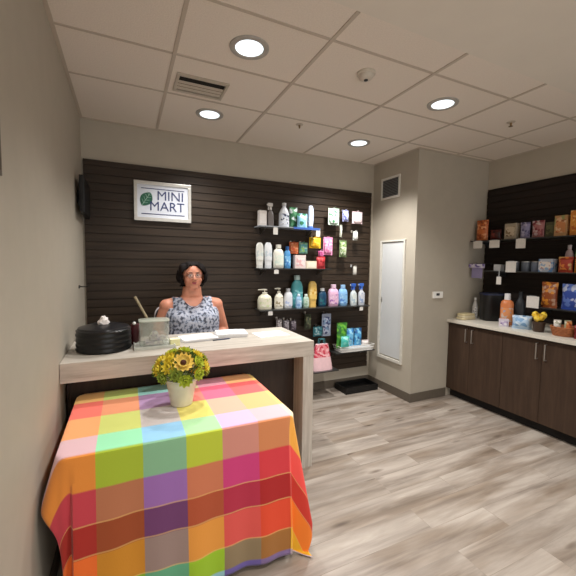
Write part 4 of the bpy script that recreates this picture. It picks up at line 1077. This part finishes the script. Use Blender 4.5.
SKIN.node_tree.nodes['Principled BSDF'].inputs['Subsurface Radius'].default_value = (.02, .008, .004)
me.materials.clear(); me.materials.append(SKIN)
me.name = 'person'
body = bpy.data.objects.new('person', me); COL.objects.link(body); body.location = (PX, PY, 0)
tag(body, 'seated person with dark hair, glasses and a pale patterned sleeveless top behind the counter', 'person')
def arm_d(p):
    q = Vector((abs(p.x)/1.11, p.y, p.z)); best = 9
    for a, b_, ra, rb in ((SH, EL, .058, .043), (EL, WR, .043, .026), (WR, Vector((.13, -.30, .88)), .05, .05)):
        d, tt = seg_dist(q, a, b_); best = min(best, d-(ra+(rb-ra)*tt))
    return best
def garment(name, pred, off, m, thick=.004, noise_amt=0., nscale=20.):
    keep = [i for i, p in enumerate(me.polygons) if pred(p.center)]
    bm = bmesh.new(); mp = {}
    for i in keep:
        vs_ = []
        for vi in me.polygons[i].vertices:
            if vi not in mp:
                v = me.vertices[vi]; o_ = off(v.co) if callable(off) else off
                mp[vi] = bm.verts.new(v.co+v.normal*(o_+noise_amt*noise.noise(v.co*nscale)))
            vs_.append(mp[vi])
        bm.faces.new(vs_)
    bmesh.ops.smooth_vert(bm, verts=[v for v in bm.verts if v.is_boundary], factor=.5, use_axis_x=True, use_axis_y=True, use_axis_z=True)
    me3 = bpy.data.meshes.new(name); bm.to_mesh(me3); bm.free(); me3.shade_smooth(); me3.materials.append(m)
    o = bpy.data.objects.new(name, me3); COL.objects.link(o); o.parent = body
    s_ = o.modifiers.new('thickness', 'SOLIDIFY'); s_.thickness = thick; s_.offset = -1
    return o
def top_pred(c):
    if c.z < .765 or c.z > 1.262 or (c.z < .90 and c.y < -.17): return False
    if abs(c.x) > .155 and arm_d(c) < .006 and c.z > .8: return False
    if c.z > 1.18 and abs(c.x) > .168: return False
    # scoop neckline
    lim = 1.19+1.1*c.x*c.x*8 if c.y < .0 else 1.245
    if abs(c.x) < .085 and c.z > lim: return False
    return True
TOP = bpy.data.materials.new('patterned_top'); TOP.use_nodes = True
nt = TOP.node_tree; bs = nt.nodes['Principled BSDF']; bs.inputs['Roughness'].default_value = .8
tc = nn(nt, 'ShaderNodeTexCoord'); vo = nn(nt, 'ShaderNodeTexNoise'); vo.inputs['Scale'].default_value = 42; vo.inputs['Detail'].default_value = 3
nt.links.new(tc.outputs['Object'], vo.inputs['Vector'])
rp = nn(nt, 'ShaderNodeValToRGB'); e = rp.color_ramp.elements
e[0].position = .42; e[0].color = srgb('4A4E5A'); e[1].position = .56; e[1].color = srgb('B6BAC8'); x = e.new(.48); x.color = srgb('8A94AA')
nt.links.new(vo.outputs['Fac'], rp.inputs['Fac']); nt.links.new(rp.outputs['Color'], bs.inputs['Base Color'])
garment('sleeveless_top', top_pred, .007, TOP, .005, .003, 14)
garment('trousers', lambda c: c.z < .86 and c.z > .36 and arm_d(c) > .02 and not (c.y > -.15 and c.z > .82), .006, mat('dark_trousers', '23252E', .85), .004)
garment('shoe', lambda c: c.z < .345 and c.x < 0, .007, BLACK, .005); garment('shoe', lambda c: c.z < .345 and c.x > 0, .007, BLACK, .005)
HAIR = mat('dark_hair', '120B0A', .75, var=.3, scale=90); HAIR.node_tree.nodes['Principled BSDF'].inputs['Specular IOR Level'].default_value = .2
def hair_pred(c):
    q = c-HC
    if q.z < -.10 or q.length > .17: return False
    if q.y > .035: return q.z > -.10
    if abs(q.x) > .066: return q.y > -.04 and q.z > -.075 or (q.z > .03 and q.y > -.075)
    return q.z > .090-.045*(abs(q.x)/.06)**2
def hair_off(c):
    q = c-HC; o_ = .014+.006*max(0, q.z/.1)
    if abs(q.x) > .05: o_ += .016*min(1, (abs(q.x)-.05)/.02)
    if abs(q.x) < .02 and q.z > .06: o_ -= .008
    return o_
garment('hair', hair_pred, hair_off, HAIR, .012, .007, 40)
EYEW = mat('eye_white', 'B4A69C', .5); IRIS = mat('iris_brown', '2E1D14', .3); LIPM = mat('lip_rose', '9C4048', .45)
for s in (-1, 1):
    bm = bmesh.new(); ball(bm, HC+Vector((s*.030, -.0815, .010)), 1, (.0125, .009, .0062), 3); e_ = obj('eye', bm, EYEW, body, True, 'pale eyeball with dark iris')
    bm = bmesh.new(); ball(bm, HC+Vector((s*.030, -.0895, .010)), 1, (.0058, .003, .0058), 2); obj('iris', bm, IRIS, e_, True)
    bm = bmesh.new(); tube(bm, [HC+Vector((s*.013, -.0935, .029)), HC+Vector((s*.034, -.0925, .036)), HC+Vector((s*.056, -.078, .029))], [.003, .0035, .0015], 6); obj('eyebrow', bm, HAIR, body, True)
bm = bmesh.new()
tube(bm, [HC+Vector((-.025, -.0905, -.055)), HC+Vector((-.010, -.1005, -.051)), HC+Vector((0, -.1005, -.053)), HC+Vector((.010, -.1005, -.051)), HC+Vector((.025, -.0905, -.055))], [.001, .0042, .0036, .0042, .001], 8)
tube(bm, [HC+Vector((-.022, -.0905, -.058)), HC+Vector((-.008, -.0995, -.062)), HC+Vector((.008, -.0995, -.062)), HC+Vector((.022, -.0905, -.058))], [.001, .0048, .0048, .001], 8)
obj('lips', bm, LIPM, body, True)
bm = bmesh.new()
for s in (-1, 1):
    c = HC+Vector((s*.032, -.112, .006)); tube(bm, [c+Vector((.024*math.cos(2*PI*k/20), .004*abs(math.cos(2*PI*k/20)), .018*math.sin(2*PI*k/20))) for k in range(21)], .0016, 6, False)
    tube(bm, [c+Vector((s*.024, .004, .004)), HC+Vector((s*.094, -.055, .010)), HC+Vector((s*.104, .012, .014))], .0015, 6)
tube(bm, [HC+Vector((-.009, -.112, .008)), HC+Vector((0, -.114, .012)), HC+Vector((.009, -.112, .008))], .0016, 6)
gl = obj('glasses', bm, mat('glasses_frame', '6E5A58', .3, .5), body, True, 'thin rimmed glasses')
for s in (-1, 1):
    bm = bmesh.new(); c = HC+Vector((s*.032, -.1105, .006)); v1 = [bm.verts.new(c+Vector((.0235*math.cos(2*PI*k/20), 0, .0175*math.sin(2*PI*k/20)))) for k in range(20)]; v2 = [bm.verts.new(v.co+Vector((0, .001, 0))) for v in v1]
    bm.faces.new(v1); bm.faces.new(v2[::-1])
    for k in range(20): bm.faces.new((v1[k], v1[(k+1) % 20], v2[(k+1) % 20], v2[k]))
    obj('lens', bm, mat('lens_glass', 'D8C8C4', .3, alpha=.12, var=0), gl)
bm = bmesh.new(); tube(bm, [(x, -.125-.02+.10*(abs(x)/.09)**2*.9, 1.185+.07*(abs(x)/.09)**2) for x in (-.075, -.05, -.025, 0, .025, .05, .075)], .0025, 6)
obj('necklace', bm, mat('dark_beads', '5A3038', .4), body, True)
